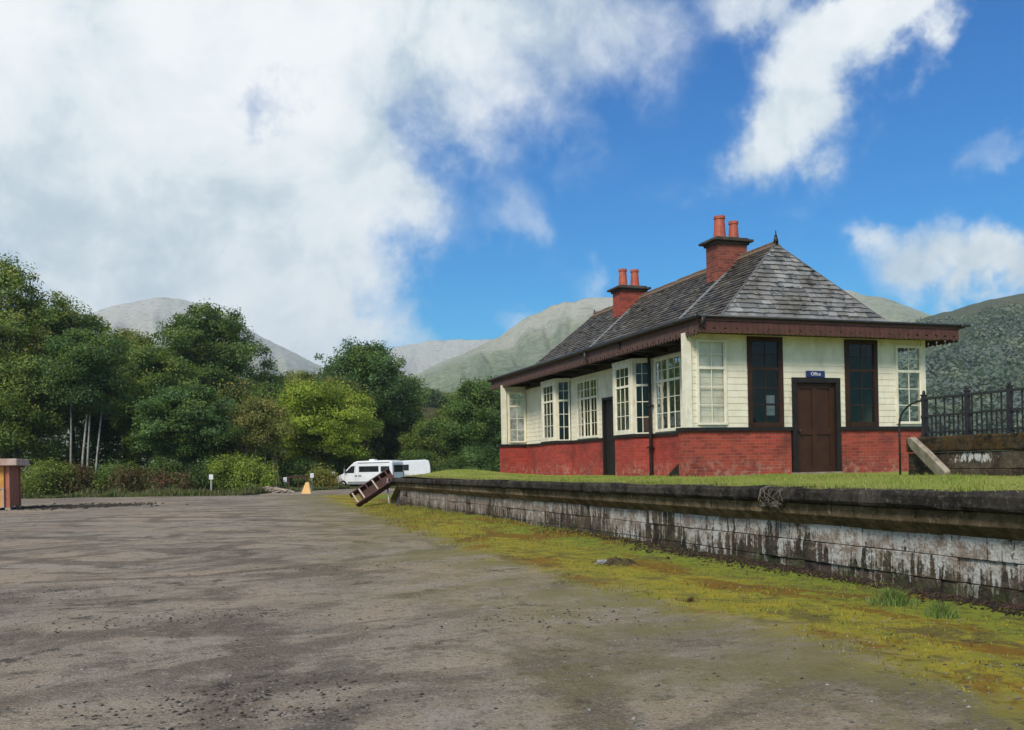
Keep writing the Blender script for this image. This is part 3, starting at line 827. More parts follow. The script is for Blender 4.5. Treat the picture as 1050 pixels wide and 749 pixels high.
mc = t.mix(t.math('MULTIPLY', rust, .85), mc, (.19, .095, .022))
mc = t.mix(t.math('MULTIPLY', t.step(t.noise(t.mapping(p, (1.2, .8, 1)), 1.1, 8, .75, 1.), .52, .60), .75), mc, (.115, .095, .04))
mc = t.mix(t.math('MULTIPLY', t.step(n_f, .53, .66), .65), mc, (.062, .05, .022))
mc = t.mix(t.math('MULTIPLY', t.math('MULTIPLY', t.step(mn2, .56, .64), t.step(n_p, .5, .6)), .8), mc, (.035, .03, .018))
scum = t.math('MULTIPLY', scum, t.math('ADD', .3, t.math('MULTIPLY', t.step(t.noise(p, .8, 8, .74, .4), .42, .58), .9)))
base = t.mix(t.math('MULTIPLY', scum, .95, clamp=True), base, (.175, .155, .062))
base = t.mix(carpet, base, mc)
# rank grass beyond the yard
gdist = t.math('ADD', dg, t.math('MULTIPLY', t.math('SUBTRACT', t.noise(p, .5, 5, .7), .5), 3.))
gc = t.mix(t.step(n_f, .35, .65), (.105, .135, .035), (.16, .14, .055))
base = t.mix(t.step(gdist, -.2, .4), base, gc)
t.l.new(base, b.inputs['Base Color'])
b.inputs['Roughness'].default_value = 1.
b.inputs['Specular IOR Level'].default_value = .03
h = t.math('ADD', t.math('MULTIPLY', n_f, 1.0), t.math('MULTIPLY', n_ff, .55))
h = t.math('ADD', h, t.math('MULTIPLY', vor.outputs[0], -.5))
t.l.new(t.bump(h, .7, .03), b.inputs['Normal'])
M['ground'] = m
g = np_mesh('ground', np.stack([GX.ravel(), GY.ravel(), Z.ravel()], 1), F, M['ground'], None, None, True, {'d_moss': d_moss.ravel(), 'd_grass': d_grass.ravel()})
tag(g, 'grey gravel yard with worn tyre arcs and yellow moss beside the platform', kind='structure')
def ground_z(x, y):
    i = np.clip(np.searchsorted(gx, x)-1, 0, nx-2); j = np.clip(np.searchsorted(gy, y)-1, 0, ny-2)
    fx = (x-gx[i])/(gx[i+1]-gx[i]); fy = (y-gy[j])/(gy[j+1]-gy[j])
    return (Z[j, i]*(1-fx)+Z[j, i+1]*fx)*(1-fy)+(Z[j+1, i]*(1-fx)+Z[j+1, i+1]*fx)*fy

# scattered stones
rg = np.random.default_rng(11)
def stones(name, X, Y, S, cols, label, zoff=0.):
    n = len(X); base = np.array([[1, 0, 0], [.2, .9, .1], [-.9, .3, 0], [-.3, -.95, .05], [0, 0, .75], [.1, 0, -.4]])
    fb = np.array([[0, 1, 4], [1, 2, 4], [2, 3, 4], [3, 0, 4], [1, 0, 5], [2, 1, 5], [3, 2, 5], [0, 3, 5]])
    an = rg.uniform(0, 6.28, n); V = base[None]*(1+rg.uniform(-.3, .3, (n, 6, 3)))
    c, s = np.cos(an)[:, None], np.sin(an)[:, None]
    x = V[:, :, 0]*c-V[:, :, 1]*s; y = V[:, :, 0]*s+V[:, :, 1]*c
    Sx = S[:, None]
    Vw = np.stack([x*Sx+X[:, None], y*Sx*.8+Y[:, None], V[:, :, 2]*Sx*.7+ground_z(X, Y)[:, None]+zoff], -1).reshape(-1, 3)
    Fw = (fb[None]+(np.arange(n)*6)[:, None, None]).reshape(-1, 3)
    cc = np.repeat(np.array(cols)[rg.integers(0, len(cols), n)]*rg.uniform(.7, 1.25, (n, 1)), 8, axis=0)
    o = np_mesh(name, Vw, Fw, M['stone_col'], None, cc)
    return tag(o, label, kind='stuff')
m, t, b, o = new_mat('loose_stone')
at = t.n('ShaderNodeVertexColor', layer_name='Col').outputs[0]
t.l.new(at, b.inputs['Base Color']); b.inputs['Roughness'].default_value = .9; b.inputs['Specular IOR Level'].default_value = .2
M['stone_col'] = m
n = 24000
yy = 3.2+ 26*rg.random(n)**2.0; xx = rg.uniform(-1, 1, n)*(yy*.75+2)+yy*.25-.3
k = (xx < 7.2); xx, yy = xx[k], yy[k]
dens = fbm(xx*.5, yy*.5, 21)+rg.uniform(-.9, .9, len(xx)); k = dens > .05; xx, yy = xx[k], yy[k]
stones('gravel', xx, yy, .004+.020*rg.random(len(xx))**3.5, [(.13, .12, .11), (.09, .085, .08), (.20, .19, .175), (.05, .045, .04), (.26, .25, .23)], 'loose grey chips strewn over the yard')
px_, py_, ps_ = [], [], []
for cx0, cy0, sx0, sy0, nn_ in ((-.3, 10.15, .8, .3, 420), (.1, 6.4, .55, .22, 420), (.55, 5.9, .35, .12, 200), (2.3, 14.5, .9, .25, 260), (3.2, 8.6, .7, .3, 260), (-2.4, 13., 1.1, .4, 320)):
    px_.append(rg.normal(cx0, sx0, nn_)); py_.append(rg.normal(cy0, sy0, nn_)); ps_.append(.005+.02*rg.random(nn_)**2.5)
stones('grit', np.concatenate(px_), np.concatenate(py_), np.concatenate(ps_), [(.05, .044, .038), (.07, .06, .05), (.035, .03, .027), (.2, .18, .16)], 'patches of loose dark grit worn out of the yard')
n = 9000
yy = rg.uniform(4.5, 20, n); xx = 7.70-np.abs(rg.normal(0, .20+.12*fbm(yy*.8, yy*0, 71), n))
k = rg.random(n) < np.interp(yy, [5, 7, 9, 12, 15, 19], [.5, 1, 1, .9, .4, .15])
stones('rubble', xx[k], yy[k], rg.uniform(.008, .03, k.sum())*np.where(rg.random(k.sum()) < .06, 1.9, 1), [(.030, .023, .018), (.042, .030, .021), (.07, .04, .028), (.018, .016, .014)], 'dark rubble and leaf litter heaped along the foot of the platform wall', .01)

# ------------------------------------------------------------------ grass blades
def blades(name, X, Y, Zb, H, cols, label, width=.006, lean=.5, kind='stuff', parent=None, mat='grass'):
    n = len(X); an = rg.uniform(0, 6.28, n); ln = rg.uniform(0, 6.28, n); L = H*lean*rg.random(n)
    w = width*rg.uniform(.7, 1.4, n)
    dx, dy = np.cos(an)*w, np.sin(an)*w
    lx, ly = np.cos(ln)*L, np.sin(ln)*L
    V = np.stack([np.stack([X-dx, Y-dy, Zb], -1), np.stack([X+dx, Y+dy, Zb], -1),
                  np.stack([X+dx*.7+lx*.35, Y+dy*.7+ly*.35, Zb+H*.6], -1), np.stack([X-dx*.7+lx*.35, Y-dy*.7+ly*.35, Zb+H*.6], -1),
                  np.stack([X+lx, Y+ly, Zb+H*.95], -1)], 1).reshape(-1, 3)
    o5 = np.arange(n)[:, None]*5
    Ft = np.concatenate([o5+np.array([[0, 1, 2]]), o5+np.array([[0, 2, 3]]), o5+np.array([[3, 2, 4]])], 1).reshape(-1, 3)
    cc = np.array(cols)[rg.integers(0, len(cols), n)]*rg.uniform(.7, 1.3, (n, 1))
    o = np_mesh(name, V, Ft, M[mat], parent, np.repeat(cc, 3, axis=0))
    if label: tag(o, label, kind=kind)
    return o
GR = [(.22, .29, .045), (.17, .24, .04), (.26, .29, .06), (.29, .28, .08)]
MS = [(.30, .26, .04), (.25, .26, .04), (.19, .25, .04), (.24, .17, .035), (.15, .12, .05)]

# platform top ground
pxs = gridax([(7.5, 11.5, 34), (11.5, 24, 30), (24, 60, 12)]); pys = gridax([(-2, 18, 60), (18, 37, 80)])
PXg, PYg = np.meshgrid(pxs, pys)
def plat_z(x, y):
    z = 1.135+.05*np.clip((x-7.9)/2.2, 0, 1)+.018*fbm(x*.9, y*.6, 31)
    # overgrown hump at the far corner of the building
    z = z+.26*np.exp(-((x-9.3)/1.5)**2-((y-33.2)/2.6)**2)+.12*np.exp(-((x-8.6)/.8)**2-((y-28)/3.)**2)*(y < 40)
    z = z - np.clip(y-35.0, 0, 2.)*.45
    return z
PZg = plat_z(PXg, PYg)
i2 = np.arange(PXg.size).reshape(PXg.shape)
F2 = np.stack([i2[:-1, :-1], i2[:-1, 1:], i2[1:, 1:], i2[1:, :-1]], -1).reshape(-1, 4)
m, t, b, o = new_mat('platform_turf')
p = geo(t); n1 = t.noise(p, .8, 5, .65); n2 = t.noise(p, 7., 6, .75); n3 = t.noise(p, 40., 3, .7)
sx = t.n('ShaderNodeSeparateXYZ', {0: p}).outputs[0]
c = t.mix(t.step(n1, .35, .65), (.23, .285, .045), (.28, .27, .065))
c = t.mix(t.math('MULTIPLY', t.step(n2, .5, .68), .5), c, (.15, .20, .036))
c = t.mix(t.math('MULTIPLY', t.step(n3, .5, .7), .4), c, (.32, .31, .10))
edge = t.step(t.math('ADD', sx, t.math('MULTIPLY', t.math('SUBTRACT', n2, .5), .5)), 7.95, 7.62)
c = t.mix(t.math('MULTIPLY', edge, .75), c, (.16, .125, .06))
t.l.new(c, b.inputs['Base Color']); b.inputs['Roughness'].default_value = .9; b.inputs['Specular IOR Level'].default_value = .15
t.l.new(t.bump(t.math('ADD', n2, n3), .8, .03), b.inputs['Normal'])
tf = np_mesh('platform_turf', np.stack([PXg.ravel(), PYg.ravel(), PZg.ravel()], 1), F2, m, None, None, True)
tag(tf, 'bright mown turf on top of the disused platform', kind='structure')
n = 52000
yy = 4.5+31.5*rg.random(n)**1.25; xx = 7.62+5.2*rg.random(n)**1.3
k = ~((xx > 10.45) & (yy > 18.55)); xx, yy = xx[k], yy[k]
hh = (.016+.04*rg.random(len(xx))**2)*(.45+1.5*np.clip(fbm(xx*1.3, yy*1.3, 41)+.4, 0, 1))
blades('grass', xx, yy, plat_z(xx, yy)-.01, hh, GR, 'short green grass growing on the platform top', .006)
n = 5000
yy = 4.5+31*rg.random(n)**1.3; xx = 7.60+np.abs(rg.normal(0, .10, n))
k = fbm(yy*1.7, yy*0, 43)+rg.uniform(-.5, .5, n) > .05; xx, yy = xx[k], yy[k]
blades('edge_grass', xx, yy, plat_z(xx, yy)-.01, .03+.09*rg.random(len(xx))**2, [(.30, .24, .11), (.24, .25, .06), (.18, .22, .05)], 'straggling dry grass along the platform edge', .005, 1.3)
# rough grass against the platform wall and mossy carpet below it
n = 60000
yy = 3.5+36*rg.random(n)**1.5; xx = 7.65-3.4*rg.random(n)**1.7
e = xx-(4.25+np.clip(yy-15, 0, 60)*.058)+.8*fbm(xx*.7, yy*.7, 51)
k = (e > .4) & (fbm(xx*1.6, yy*1.6, 53)+rg.uniform(-.7, .7, n) > .22) & ~((xx > 6.9) & (yy < 15) & (rg.random(n) < .75))
xx, yy = xx[k], yy[k]
far = np.clip((yy-14)/10, 0, 1)
hh = (.012+.03*rg.random(len(xx)))*(1+1.6*far)+.03*np.clip(fbm(xx*1.1, yy*1.1, 57), 0, 1)
blades('moss', xx, yy, ground_z(xx, yy)-.006, hh, MS, 'yellow green moss and thin grass spreading over the gravel below the platform', .006, .9)
# rank verge along the trees
n = 42000
xx = rg.uniform(-13, 16, n); yy = np.interp(xx, [-60, -12, -6, 3, 5.5, 12, 20, 40], [66, 68.5, 66.5, 60.5, 66, 73, 68, 60])+.3+4*rg.random(n)**1.4
hh = .12+.75*rg.random(n)**2.2*np.clip(.5+fbm(xx*.8, yy*.8, 63)*1.4, .15, 1.3)*np.clip(.6+fbm(xx*.5, yy*.5, 61), .2, 1)
blades('verge_grass', xx, yy, yy*0, hh, [(.10, .14, .035), (.14, .15, .05), (.2, .17, .08), (.07, .10, .03)], 'rank unmown grass along the edge of the yard under the trees', .03, .6)

# ------------------------------------------------------------------ the platform
pf = empty('railway_platform', (8.2, 18, 0), 'disused stone railway platform with lime streaked wall and overhanging black coping', 'platform')
b = MB(); b.box(7.80, 18, -2, 36.0, -.3, 1.05); b.build('core', M['stone_dark'], pf)
b = MB(); q = random.Random(3)
rows = [(-.12, .17), (.175, .435), (.44, .70)]
for ri, (z0, z1) in enumerate(rows):
    y = -1.5-q.random()*.4
    while y < 36.0:
        w = q.uniform(.34, 1.0); d = q.uniform(-.02, .022); g_ = q.uniform(.65, 1.25)
        b.col = (g_, g_*q.uniform(.92, 1.03), g_*q.uniform(.85, 1.05))
        a, c = y, min(y+w, 36.0)
        tl = q.uniform(-.008, .008)
        b.hexa([(7.70+d, a+.003, z0+q.uniform(0, .004)), (7.9, a+.003, z0), (7.9, c-.003, z0), (7.70+d+tl, c-.003, z0+q.uniform(0, .004)), (7.70+d, a+.003, z1-q.uniform(0, .006)), (7.9, a+.003, z1), (7.9, c-.003, z1), (7.70+d+tl, c-.003, z1-q.uniform(0, .006))])
        y += w
b.build('wall', M['masonry'], pf, bevel=.006)
# corbel stones carrying the coping
y = -1.5; k = 0
while y < 36.0:
    w = q.uniform(1.15, 1.75); c = min(y+w, 36.0); b = MB(); g_ = q.uniform(.7, 1.2); b.col = (g_, g_, g_*.96)
    ji = q.uniform(-.012, .012); a2, c2 = y+.008, c-.008
    poly = [(7.705, .655), (7.53+ji, .80), (7.525+ji, .945), (7.9, .945), (7.9, .655)]
    b.prism(poly, lambda x, z, yy: (x, yy, z), a2, c2)
    b.build('corbel_stone', M['corbel'], pf, bevel=.012)
    y = c
y = -1.3
while y < 36.0:
    w = q.uniform(1.3, 2.1); c = min(y+w, 36.0); b = MB(); g_ = q.uniform(.75, 1.25); b.col = (g_, g_, g_)
    j, j2 = q.uniform(-.012, .012), q.uniform(-.01, .008)
    poly = [(7.43+j, .965), (7.405+j, 1.0), (7.405+j, 1.10+j2), (7.435+j, 1.145+j2), (7.92, 1.15+j2), (7.92, .95), (7.50, .95)]
    ns = 6; vs = []; n_ = len(poly)
    for s_ in range(ns+1):
        ys = y+.006+(c-y-.012)*s_/ns
        for px_, pz_ in poly: vs.append((px_+q.uniform(-.008, .008), ys, pz_+q.uniform(-.006, .006)))
    fs = [tuple(range(n_)), tuple(ns*n_+i for i in range(n_-1, -1, -1))]
    for s_ in range(ns):
        for i in range(n_): fs.append((s_*n_+i, (s_+1)*n_+i, (s_+1)*n_+(i+1) % n_, s_*n_+(i+1) % n_))
    b.add(vs, fs)
    b.build('coping_stone', M['coping'], pf)
    y = c
# sloping end bank of earth
b = MB(); b.prism([(36.0, -.2), (36.0, .9), (38.3, -.05), (38.3, -.2)], lambda y, z, x: (x, y, z), 7.7, 17.5); b.build('end_bank', M['stone_dark'], pf)

# dead roots hanging over the coping
b = MB(); q = random.Random(9)
for i in range(13):
    y0_ = 10.95+q.gauss(0, .17); x0_ = 7.40
    pts = [(x0_+.10, y0_, 1.16), (x0_-.02, y0_+q.uniform(-.08, .08), 1.13-q.random()*.04), (x0_-.05-q.random()*.05, y0_+q.uniform(-.2, .15), 1.04-q.random()*.1), (x0_+.02+q.random()*.08, y0_+q.uniform(-.28, .2), .93-q.random()*.16)]
    b.tube(pts, [.008, .008, .006, .003], 5)
for i in range(7): b.blob((7.44+q.uniform(-.03, .06), 10.85+q.uniform(-.18, .12), .93+q.uniform(-.06, .05)), (.05, .07, .045), i, .35)
o = b.build('dead_roots', M['dead_root']); tag(o, 'matted grey dead roots hanging over a gap in the platform coping', 'dead plant')

# ------------------------------------------------------------------ subway parapet with railing on the platform
pw = MB(); q = random.Random(21)
def parapet(xa, xb, y0, y1, name, label):
    b = MB()
    rws = [(1.0, 1.30), (1.305, 1.60)]
    for z0, z1 in rws:
        y = y0
        while y < y1-.01:
            w = q.uniform(.5, 1.0); c = min(y+w, y1)
            if y1-c < .15: c = y1
            g_ = q.uniform(.75, 1.3); b.col = (g_, g_*.97, g_*.93); d = q.uniform(-.008, .01)
            b.box(xa+d, xb, y+.004, c-.004, z0, z1); y = c
    root = empty(name, ((xa+xb)/2, (y0+y1)/2, 1.15), label, 'wall')
    b.build('wall', M['abut'], root, bevel=.012)
    b = MB(); y = y0
    while y < y1-.01:
        w = q.uniform(.9, 1.3); c = min(y+w, y1)
        if y1-c < .2: c = y1
        b.box(xa-.05+q.uniform(-.006, .006), xb+.04, y+.004, c-.004, 1.615, 1.89+q.uniform(-.01, .012)); y = c
    b.build('coping', M['mosscap'], root, bevel=.03)
    return root
par1 = parapet(12.78, 13.18, 8.2, 14.18, 'parapet_wall', 'dark stone parapet with brown mossy coping carrying the near iron railing')
par2 = parapet(15.3, 15.65, 8.2, 14.1, 'parapet_wall', 'stone parapet on the far side of the subway stair, mostly hidden behind the nearer one')

def railing(x, y0, y1, zb, zt, name, label, posts, hand=True):
    root = empty(name, (x, (y0+y1)/2, zb), label, 'railing')
    for py in posts:
        b = MB(); s_ = .035
        b.box(x-s_, x+s_, py-s_, py+s_, zb-.02, zt+.03)
        b.box(x-s_*1.35, x+s_*1.35, py-s_*1.35, py+s_*1.35, zb-.018, zb+.06)
        b.box(x-s_*1.3, x+s_*1.3, py-s_*1.3, py+s_*1.3, zt+.03, zt+.055); b.blob((x, py, zt+.085), (s_*.9, s_*.9, .05), 1, 0, 8, 6)
        b.box(x-s_*1.2, x+s_*1.2, py-s_*1.2, py+s_*1.2, (zb+zt)/2-.03, (zb+zt)/2+.03)
        b.build('post', M['iron'], root)
    for z in (zt-.03, (zb+zt)/2+.02):
        b = MB(); b.box(x-.028, x+.028, y0, y1, z-.02, z+.02); b.build('rail', M['iron'], root)
    b = MB(); b.box(x-.02, x+.02, y0, y1, zb+.07, zb+.10); b.build('rail', M['iron'], root)
    yb_ = y1-.14; i = 0; nb = 0
    while yb_ > y0 and nb < 95:
        if min(abs(yb_-p) for p in posts) > .07:
            b = MB(); top = zt-.05 if i % 2 == 0 else (zb+zt)/2
            b.box(x-.011, x+.011, yb_-.011, yb_+.011, zb-.01, top); b.build('baluster', M['iron'], root); nb += 1
        yb_ -= .105; i += 1
    return root
rl = railing(12.98, 8.3, 14.02, 1.89, 2.64, 'iron_railing', 'black iron railing with square posts and curved end handrail, nearest the track', [13.96, 12.93, 12.03, 11.0, 9.9, 8.7])
b = MB()
c_ = Vector((12.98, 14.02, 0))
pts = [(12.98, 14.0, 2.585)]
for k in range(1, 8):
    a = math.pi/2*k/7
    pts.append((12.98-.10*math.sin(a), 14.0+.50*math.sin(a), 2.585-.42*(1-math.cos(a))))
pts += [(12.88, 14.50, 1.95), (12.88, 14.50, 1.1)]
b.tube(pts, .02, 8); b.build('handrail', M['iron'], rl, smooth=True)
railing(15.48, 8.3, 14.0, 1.89, 2.60, 'iron_railing', 'black iron railing further back, seen through the nearer railing', [13.9, 12.2, 10.5, 8.8])

# leaning weathered slab
b = MB(); T = Vector((12.66, 13.98, 1.86)); B = Vector((12.30, 12.72, 1.17)); ax = (T-B); L = ax.length; ax.normalize()
wd = Vector((0, .35, .9)); wd = (wd-ax*wd.dot(ax)).normalized(); th = ax.cross(wd).normalized()
prof = [(0, -.11), (.04, -.13), (L*.5, -.125), (L*.9, -.12), (L, -.06), (L+.01, .03), (L*.93, .10), (L*.5, .125), (.05, .12), (0, .10)]
b.prism(prof, lambda s, w, d: tuple(B+ax*s+wd*w+th*d), -.055, .055)
o = b.build('stone_slab', M['slab'], bevel=.02); tag(o, 'long pale weathered slab leaning against the parapet end', 'slab')
# dark board leaning in the corner of the plinth
b = MB(); b.prism([(20.3, 1.16), (19.35, 1.66), (19.35, 1.16)], lambda y, z, x: (x, y, z), 10.95, 11.0)
o = b.build('timber_board', M['black_paint'], bevel=.004); tag(o, 'black triangular board propped at the foot of the verandah beside the brick corner', 'board')

# fallen flight of steps off the far end of the platform
sroot = empty('timber_steps', (6.9, 37.6, .1), 'broken flight of dark red timber steps with pale treads tipped against the far platform end', 'steps')
T0 = Vector((7.62, 37.45, 1.42)); B0 = Vector((6.05, 37.7, .40)); W = Vector((.40, -.55, -.30))
ax = (B0-T0); Ls = ax.length; ax.normalize(); W = W-ax*W.dot(ax); wl = W.length; wn = W.normalized(); nn = ax.cross(wn).normalized()
if nn.y > 0: nn = -nn
def SP(s, w, d): return tuple(T0+ax*s+wn*w+nn*d)
for w0 in (0, wl-.06):
    b = MB(); b.pbox(lambda s, d, w: SP(s, w, d), 0, Ls, -.02, .22, w0, w0+.06); b.build('stringer', M['old_timber'], sroot, bevel=.006)
for i in range(6):
    s_ = Ls*(i+.6)/6
    b = MB(); b.pbox(lambda s, d, w: SP(s, w, d), s_-.03, s_+.03, -.01, .225, .062, wl-.062); b.build('tread', M['pale_timber'] if i in (2, 4, 5) else M['old_timber'], sroot)
b = MB(); b.pbox(lambda s, d, w: SP(s, w, d), .01, Ls-.32, -.03, -.012, .0, wl); b.build('back_board', M['old_timber'], sroot)
b = MB(); b.tube([SP(.25, wl*.5, .1), (7.45, 37.2, .75), (7.5, 37.1, 0.05)], .04, 6); b.build('prop', M['stone_light'], sroot)

# odd things on the moss
b = MB(); b.blob((5.8, 12.8, .03), (.11, .08, .05), 5, .3, 7, 5); M['pale_rock'] = simple('pale_rock', (.26, .255, .24), (.16, .155, .14), 14., .9, .5, 40)
o = b.build('pale_stone', M['pale_rock']); tag(o, 'pale grey stone lying on the moss below the platform', 'stone')
M['earth'] = simple('dark_earth', (.045, .034, .022), (.09, .07, .03), 14., .95, .8, 40, spec=.05, dirt=(.14, .15, .04), dirt_scale=9.)
cxg, cyg = np.meshgrid(np.linspace(-.45, .45, 34), np.linspace(-.5, .5, 34))
czg = np.clip(1-(cxg/.40)**2-(cyg/.46)**2, 0, 1)**.7*(.07+.06*fbm(cxg*7, cyg*7, 33))+.05*fbm(cxg*16, cyg*16, 34)-.012
ic = np.arange(34*34).reshape(34, 34)
o = np_mesh('earth_clod', np.stack([cxg.ravel()*.7+6.02, cyg.ravel()*.7+12.75, czg.ravel()+ground_z(cxg.ravel()*.7+6.02, cyg.ravel()*.7+12.75)], 1), np.stack([ic[:-1, :-1], ic[:-1, 1:], ic[1:, 1:], ic[1:, :-1]], -1).reshape(-1, 4), M['earth']); tag(o, 'dark clod of earth and dead turf beside the pale stone on the moss', 'clod')
b = MB(); b.blob((7.62, 34.9, .1), (.25, .35, .2), 8, .3, 8, 6); o = b.build('boulder', M['stone_dark']); tag(o, 'dark boulder at the foot of the far platform end', 'boulder')
def tuft(name, x, y, r, n, h, label, cols=GR):
    a = rg.uniform(0, 6.28, n); rr = r*np.clip(np.abs(rg.normal(0, .45, n)), 0, 1)
    X_, Y_ = x+rr*np.cos(a), y+rr*np.sin(a)
    o = blades(name, X_, Y_, ground_z(X_, Y_)-.01, h*np.clip(1-.45*rr/r, .2, 1)*rg.uniform(.35, 1.15, n), cols, None, .004, 1.1)
    tag(o, label, 'grass tuft')
BG = [(.14, .24, .05), (.18, .26, .06), (.10, .17, .04), (.22, .22, .08)]
tuft('grass_tuft', 6.75, 7.75, .26, 900, .20, 'bright green grass tuft, the bigger one at the foot of the wall', BG)
tuft('grass_tuft', 6.62, 6.95, .18, 420, .18, 'thin green grass tuft to the camera side of the bigger tuft by the wall', BG)
tuft('grass_tuft', 5.05, 8.85, .10, 160, .07, 'small brown dead tuft on the mossy gravel', [(.10, .06, .035), (.07, .04, .025)])
# ------------------------------------------------------------------ trees
def rand_unit(r, n):
    v = r.normal(size=(n, 3)); return v/np.linalg.norm(v, axis=1)[:, None]
def leaf_mass(name, lobes, n_clump, n_leaf, leaf, tones, seed, parent=None, mat='leaf', csig=.42, flat=.75, droop=0., shell=.70):
    """foliage as many small leaf faces gathered in clumps over uneven lobes"""
    r = np.random.default_rng(seed)
    lob = np.array(lobes, dtype=float)                 # cx cy cz rx ry rz
    area = (lob[:, 3]*lob[:, 5]); pr = area/area.sum()
    li = r.choice(len(lob), n_clump, p=pr)
    d = rand_unit(r, n_clump); d[:, 2] = np.where(d[:, 2] < -.35, -d[:, 2]*.6, d[:, 2])
    d /= np.linalg.norm(d, axis=1)[:, None]
    rad = shell+(1.06-shell)*r.random(n_clump)**.55
    rad += .10*r.normal(size=n_clump)
    cc = lob[li, :3]+d*lob[li, 3:]*rad[:, None]
    tones = np.array(tones)
    ct = 1.16*tones[r.integers(0, len(tones), n_clump)]*r.uniform(.6, 1.42, (n_clump, 1))
    cs = csig*r.uniform(.6, 1.35, n_clump)
    ci = r.integers(0, n_clump, n_leaf)
    g = np.clip(r.normal(size=(n_leaf, 3)), -1.7, 1.7)*cs[ci][:, None]; g[:, 2] *= flat
    g[:, 2] -= droop*np.linalg.norm(g[:, :2], axis=1)
    c = cc[ci]+g
    nrm = rand_unit(r, n_leaf)*.9+d[ci]*.8+np.array([0, 0, .5]); nrm /= np.linalg.norm(nrm, axis=1)[:, None]
    a = np.cross(nrm, rand_unit(r, n_leaf)); a /= np.linalg.norm(a, axis=1)[:, None]
    b = np.cross(nrm, a)
    s = leaf*r.uniform(.6, 1.35, (n_leaf, 1))
    V = np.stack([c-a*s, c-b*s*.62+a*s*.1, c+a*s, c+b*s*.62+a*s*.1], 1).reshape(-1, 3)
    F = np.arange(n_leaf*4).reshape(-1, 4)
    cols = ct[ci]*r.uniform(.82, 1.2, (n_leaf, 1))
    return np_mesh(name, V, F, M[mat], parent, cols)
def limbs(root, x, y, lobes, r0, zfork, seed, mat, z0=-.15, sway=.3):
    q = random.Random(seed); b = MB()
    top = (x+q.uniform(-sway, sway), y+q.uniform(-sway, sway), zfork)
    b.tube([(x, y, z0), (x, y, z0+.35), ((x+top[0])/2+q.uniform(-.1, .1), (y+top[1])/2, zfork*.5), top], [r0*1.5, r0*1.05, r0*.85, r0*.7], 9)
    for lb in lobes:
        e = (lb[0], lb[1], lb[2]+lb[5]*.35); s = (top[0]+(e[0]-top[0])*.0, top[1], top[2]-.15)
        mid = ((s[0]+e[0])/2+q.uniform(-.3, .3), (s[1]+e[1])/2+q.uniform(-.3, .3), (s[2]+e[2])/2-.2)
        b.tube([s, mid, e], [r0*.55, r0*.32, r0*.08], 6)
    b.build('trunk', mat, root, smooth=True)

# tones (linear base colours)
DK = [(0.071, 0.121, 0.028), (0.090, 0.145, 0.030), (0.056, 0.102, 0.025), (0.109, 0.155, 0.032)]
MD = [(0.121, 0.172, 0.030), (0.152, 0.193, 0.034), (0.099, 0.149, 0.030), (0.174, 0.193, 0.039)]
YG = [(0.232, 0.290, 0.030), (0.194, 0.255, 0.028), (0.264, 0.304, 0.037), (0.155, 0.207, 0.028)]
OL = [(0.178, 0.179, 0.044), (0.147, 0.163, 0.039), (0.202, 0.182, 0.051), (0.124, 0.138, 0.034)]
BG2 = [(0.071, 0.131, 0.041), (0.090, 0.155, 0.046), (0.059, 0.108, 0.034)]
def tree(name, x, y, H, W, zc, tones, label, seed, cat='tree', nl=9, leaves=26000, leaf=.13, trunk=.22, bark='bark', group=None, shape=0., clumps=None, csig=.42, stems=None, flat=.75, droop=0.):
    """H height, W crown width, zc underside of the crown"""
    q = random.Random(seed); root = empty(name, (x, y, 0), label, cat, group)
    lobes = []
    ch = H-zc; nl = int(nl*1.7)
    for i in range(nl):
        t = (i+.5)/nl
        # envelope: widest about 40 per cent up, taper by shape
        env = math.sin(math.pi*min(1, (.18+.82*t)))**.7 if t < .5 else (1-((t-.5)/.5)**2*(.55+.35*shape))
        rr = W/2*env
        a = i*2.4+q.uniform(-.4, .4); off = rr*q.uniform(.42, .80)
        lr = max(.6, rr*q.uniform(.30, .50))
        lobes.append((x+math.cos(a)*off, y+math.sin(a)*off, zc+ch*(.10+.80*t), lr, lr, max(.5, min(lr*.95, ch*q.uniform(.09, .15)))))
    for i in range(7):
        a = q.uniform(0, 6.28); zz_ = q.uniform(.25, .98); rr = W/2*math.sqrt(max(.05, 1-((zz_-.42)/.6)**2))*q.uniform(.9, 1.12); s_ = q.uniform(.35, .8)*min(1, W/8)
        lobes.append((x+math.cos(a)*rr, y+math.sin(a)*rr, zc+ch*zz_*q.uniform(.96, 1.03), s_, s_, s_*.7))
    lobes.append((x, y, zc+ch*.45, W*.26, W*.26, ch*.36))
    lobes.append((x+q.uniform(-.3, .3), y, zc+ch*.80, W*.20*(1-.3*shape), W*.20*(1-.3*shape), ch*.185))
    leaf_mass('crown', lobes, clumps or int(200+W*W*3.6), int(leaves*1.5), leaf*.78, tones, seed, root, csig=csig, flat=flat, droop=droop)
    if stems:
        for sx, sy, tx, ty, zt, r0 in stems:
            b = MB(); b.tube([(x+sx, y+sy, -.1), (x+sx+(tx-sx)*.3, y+sy+(ty-sy)*.3, zt*.33), (x+sx+(tx-sx)*.65+.05, y+sy+(ty-sy)*.65, zt*.66), (x+tx, y+ty, zt)], [r0*1.2, r0, r0*.8, r0*.4], 7)
            b.build('trunk', M[bark], root, smooth=True)
    else:
        limbs(root, x, y, lobes[:6], trunk, zc+ch*.22, seed+1, M[bark])
    return root
tree('tall_tree', -15.2, 89.8, 20.3, 12.0, 4.0, MD, 'tallest broad green tree at the left edge, behind the hut', 201, nl=12, leaves=42000, leaf=.15, trunk=.35)
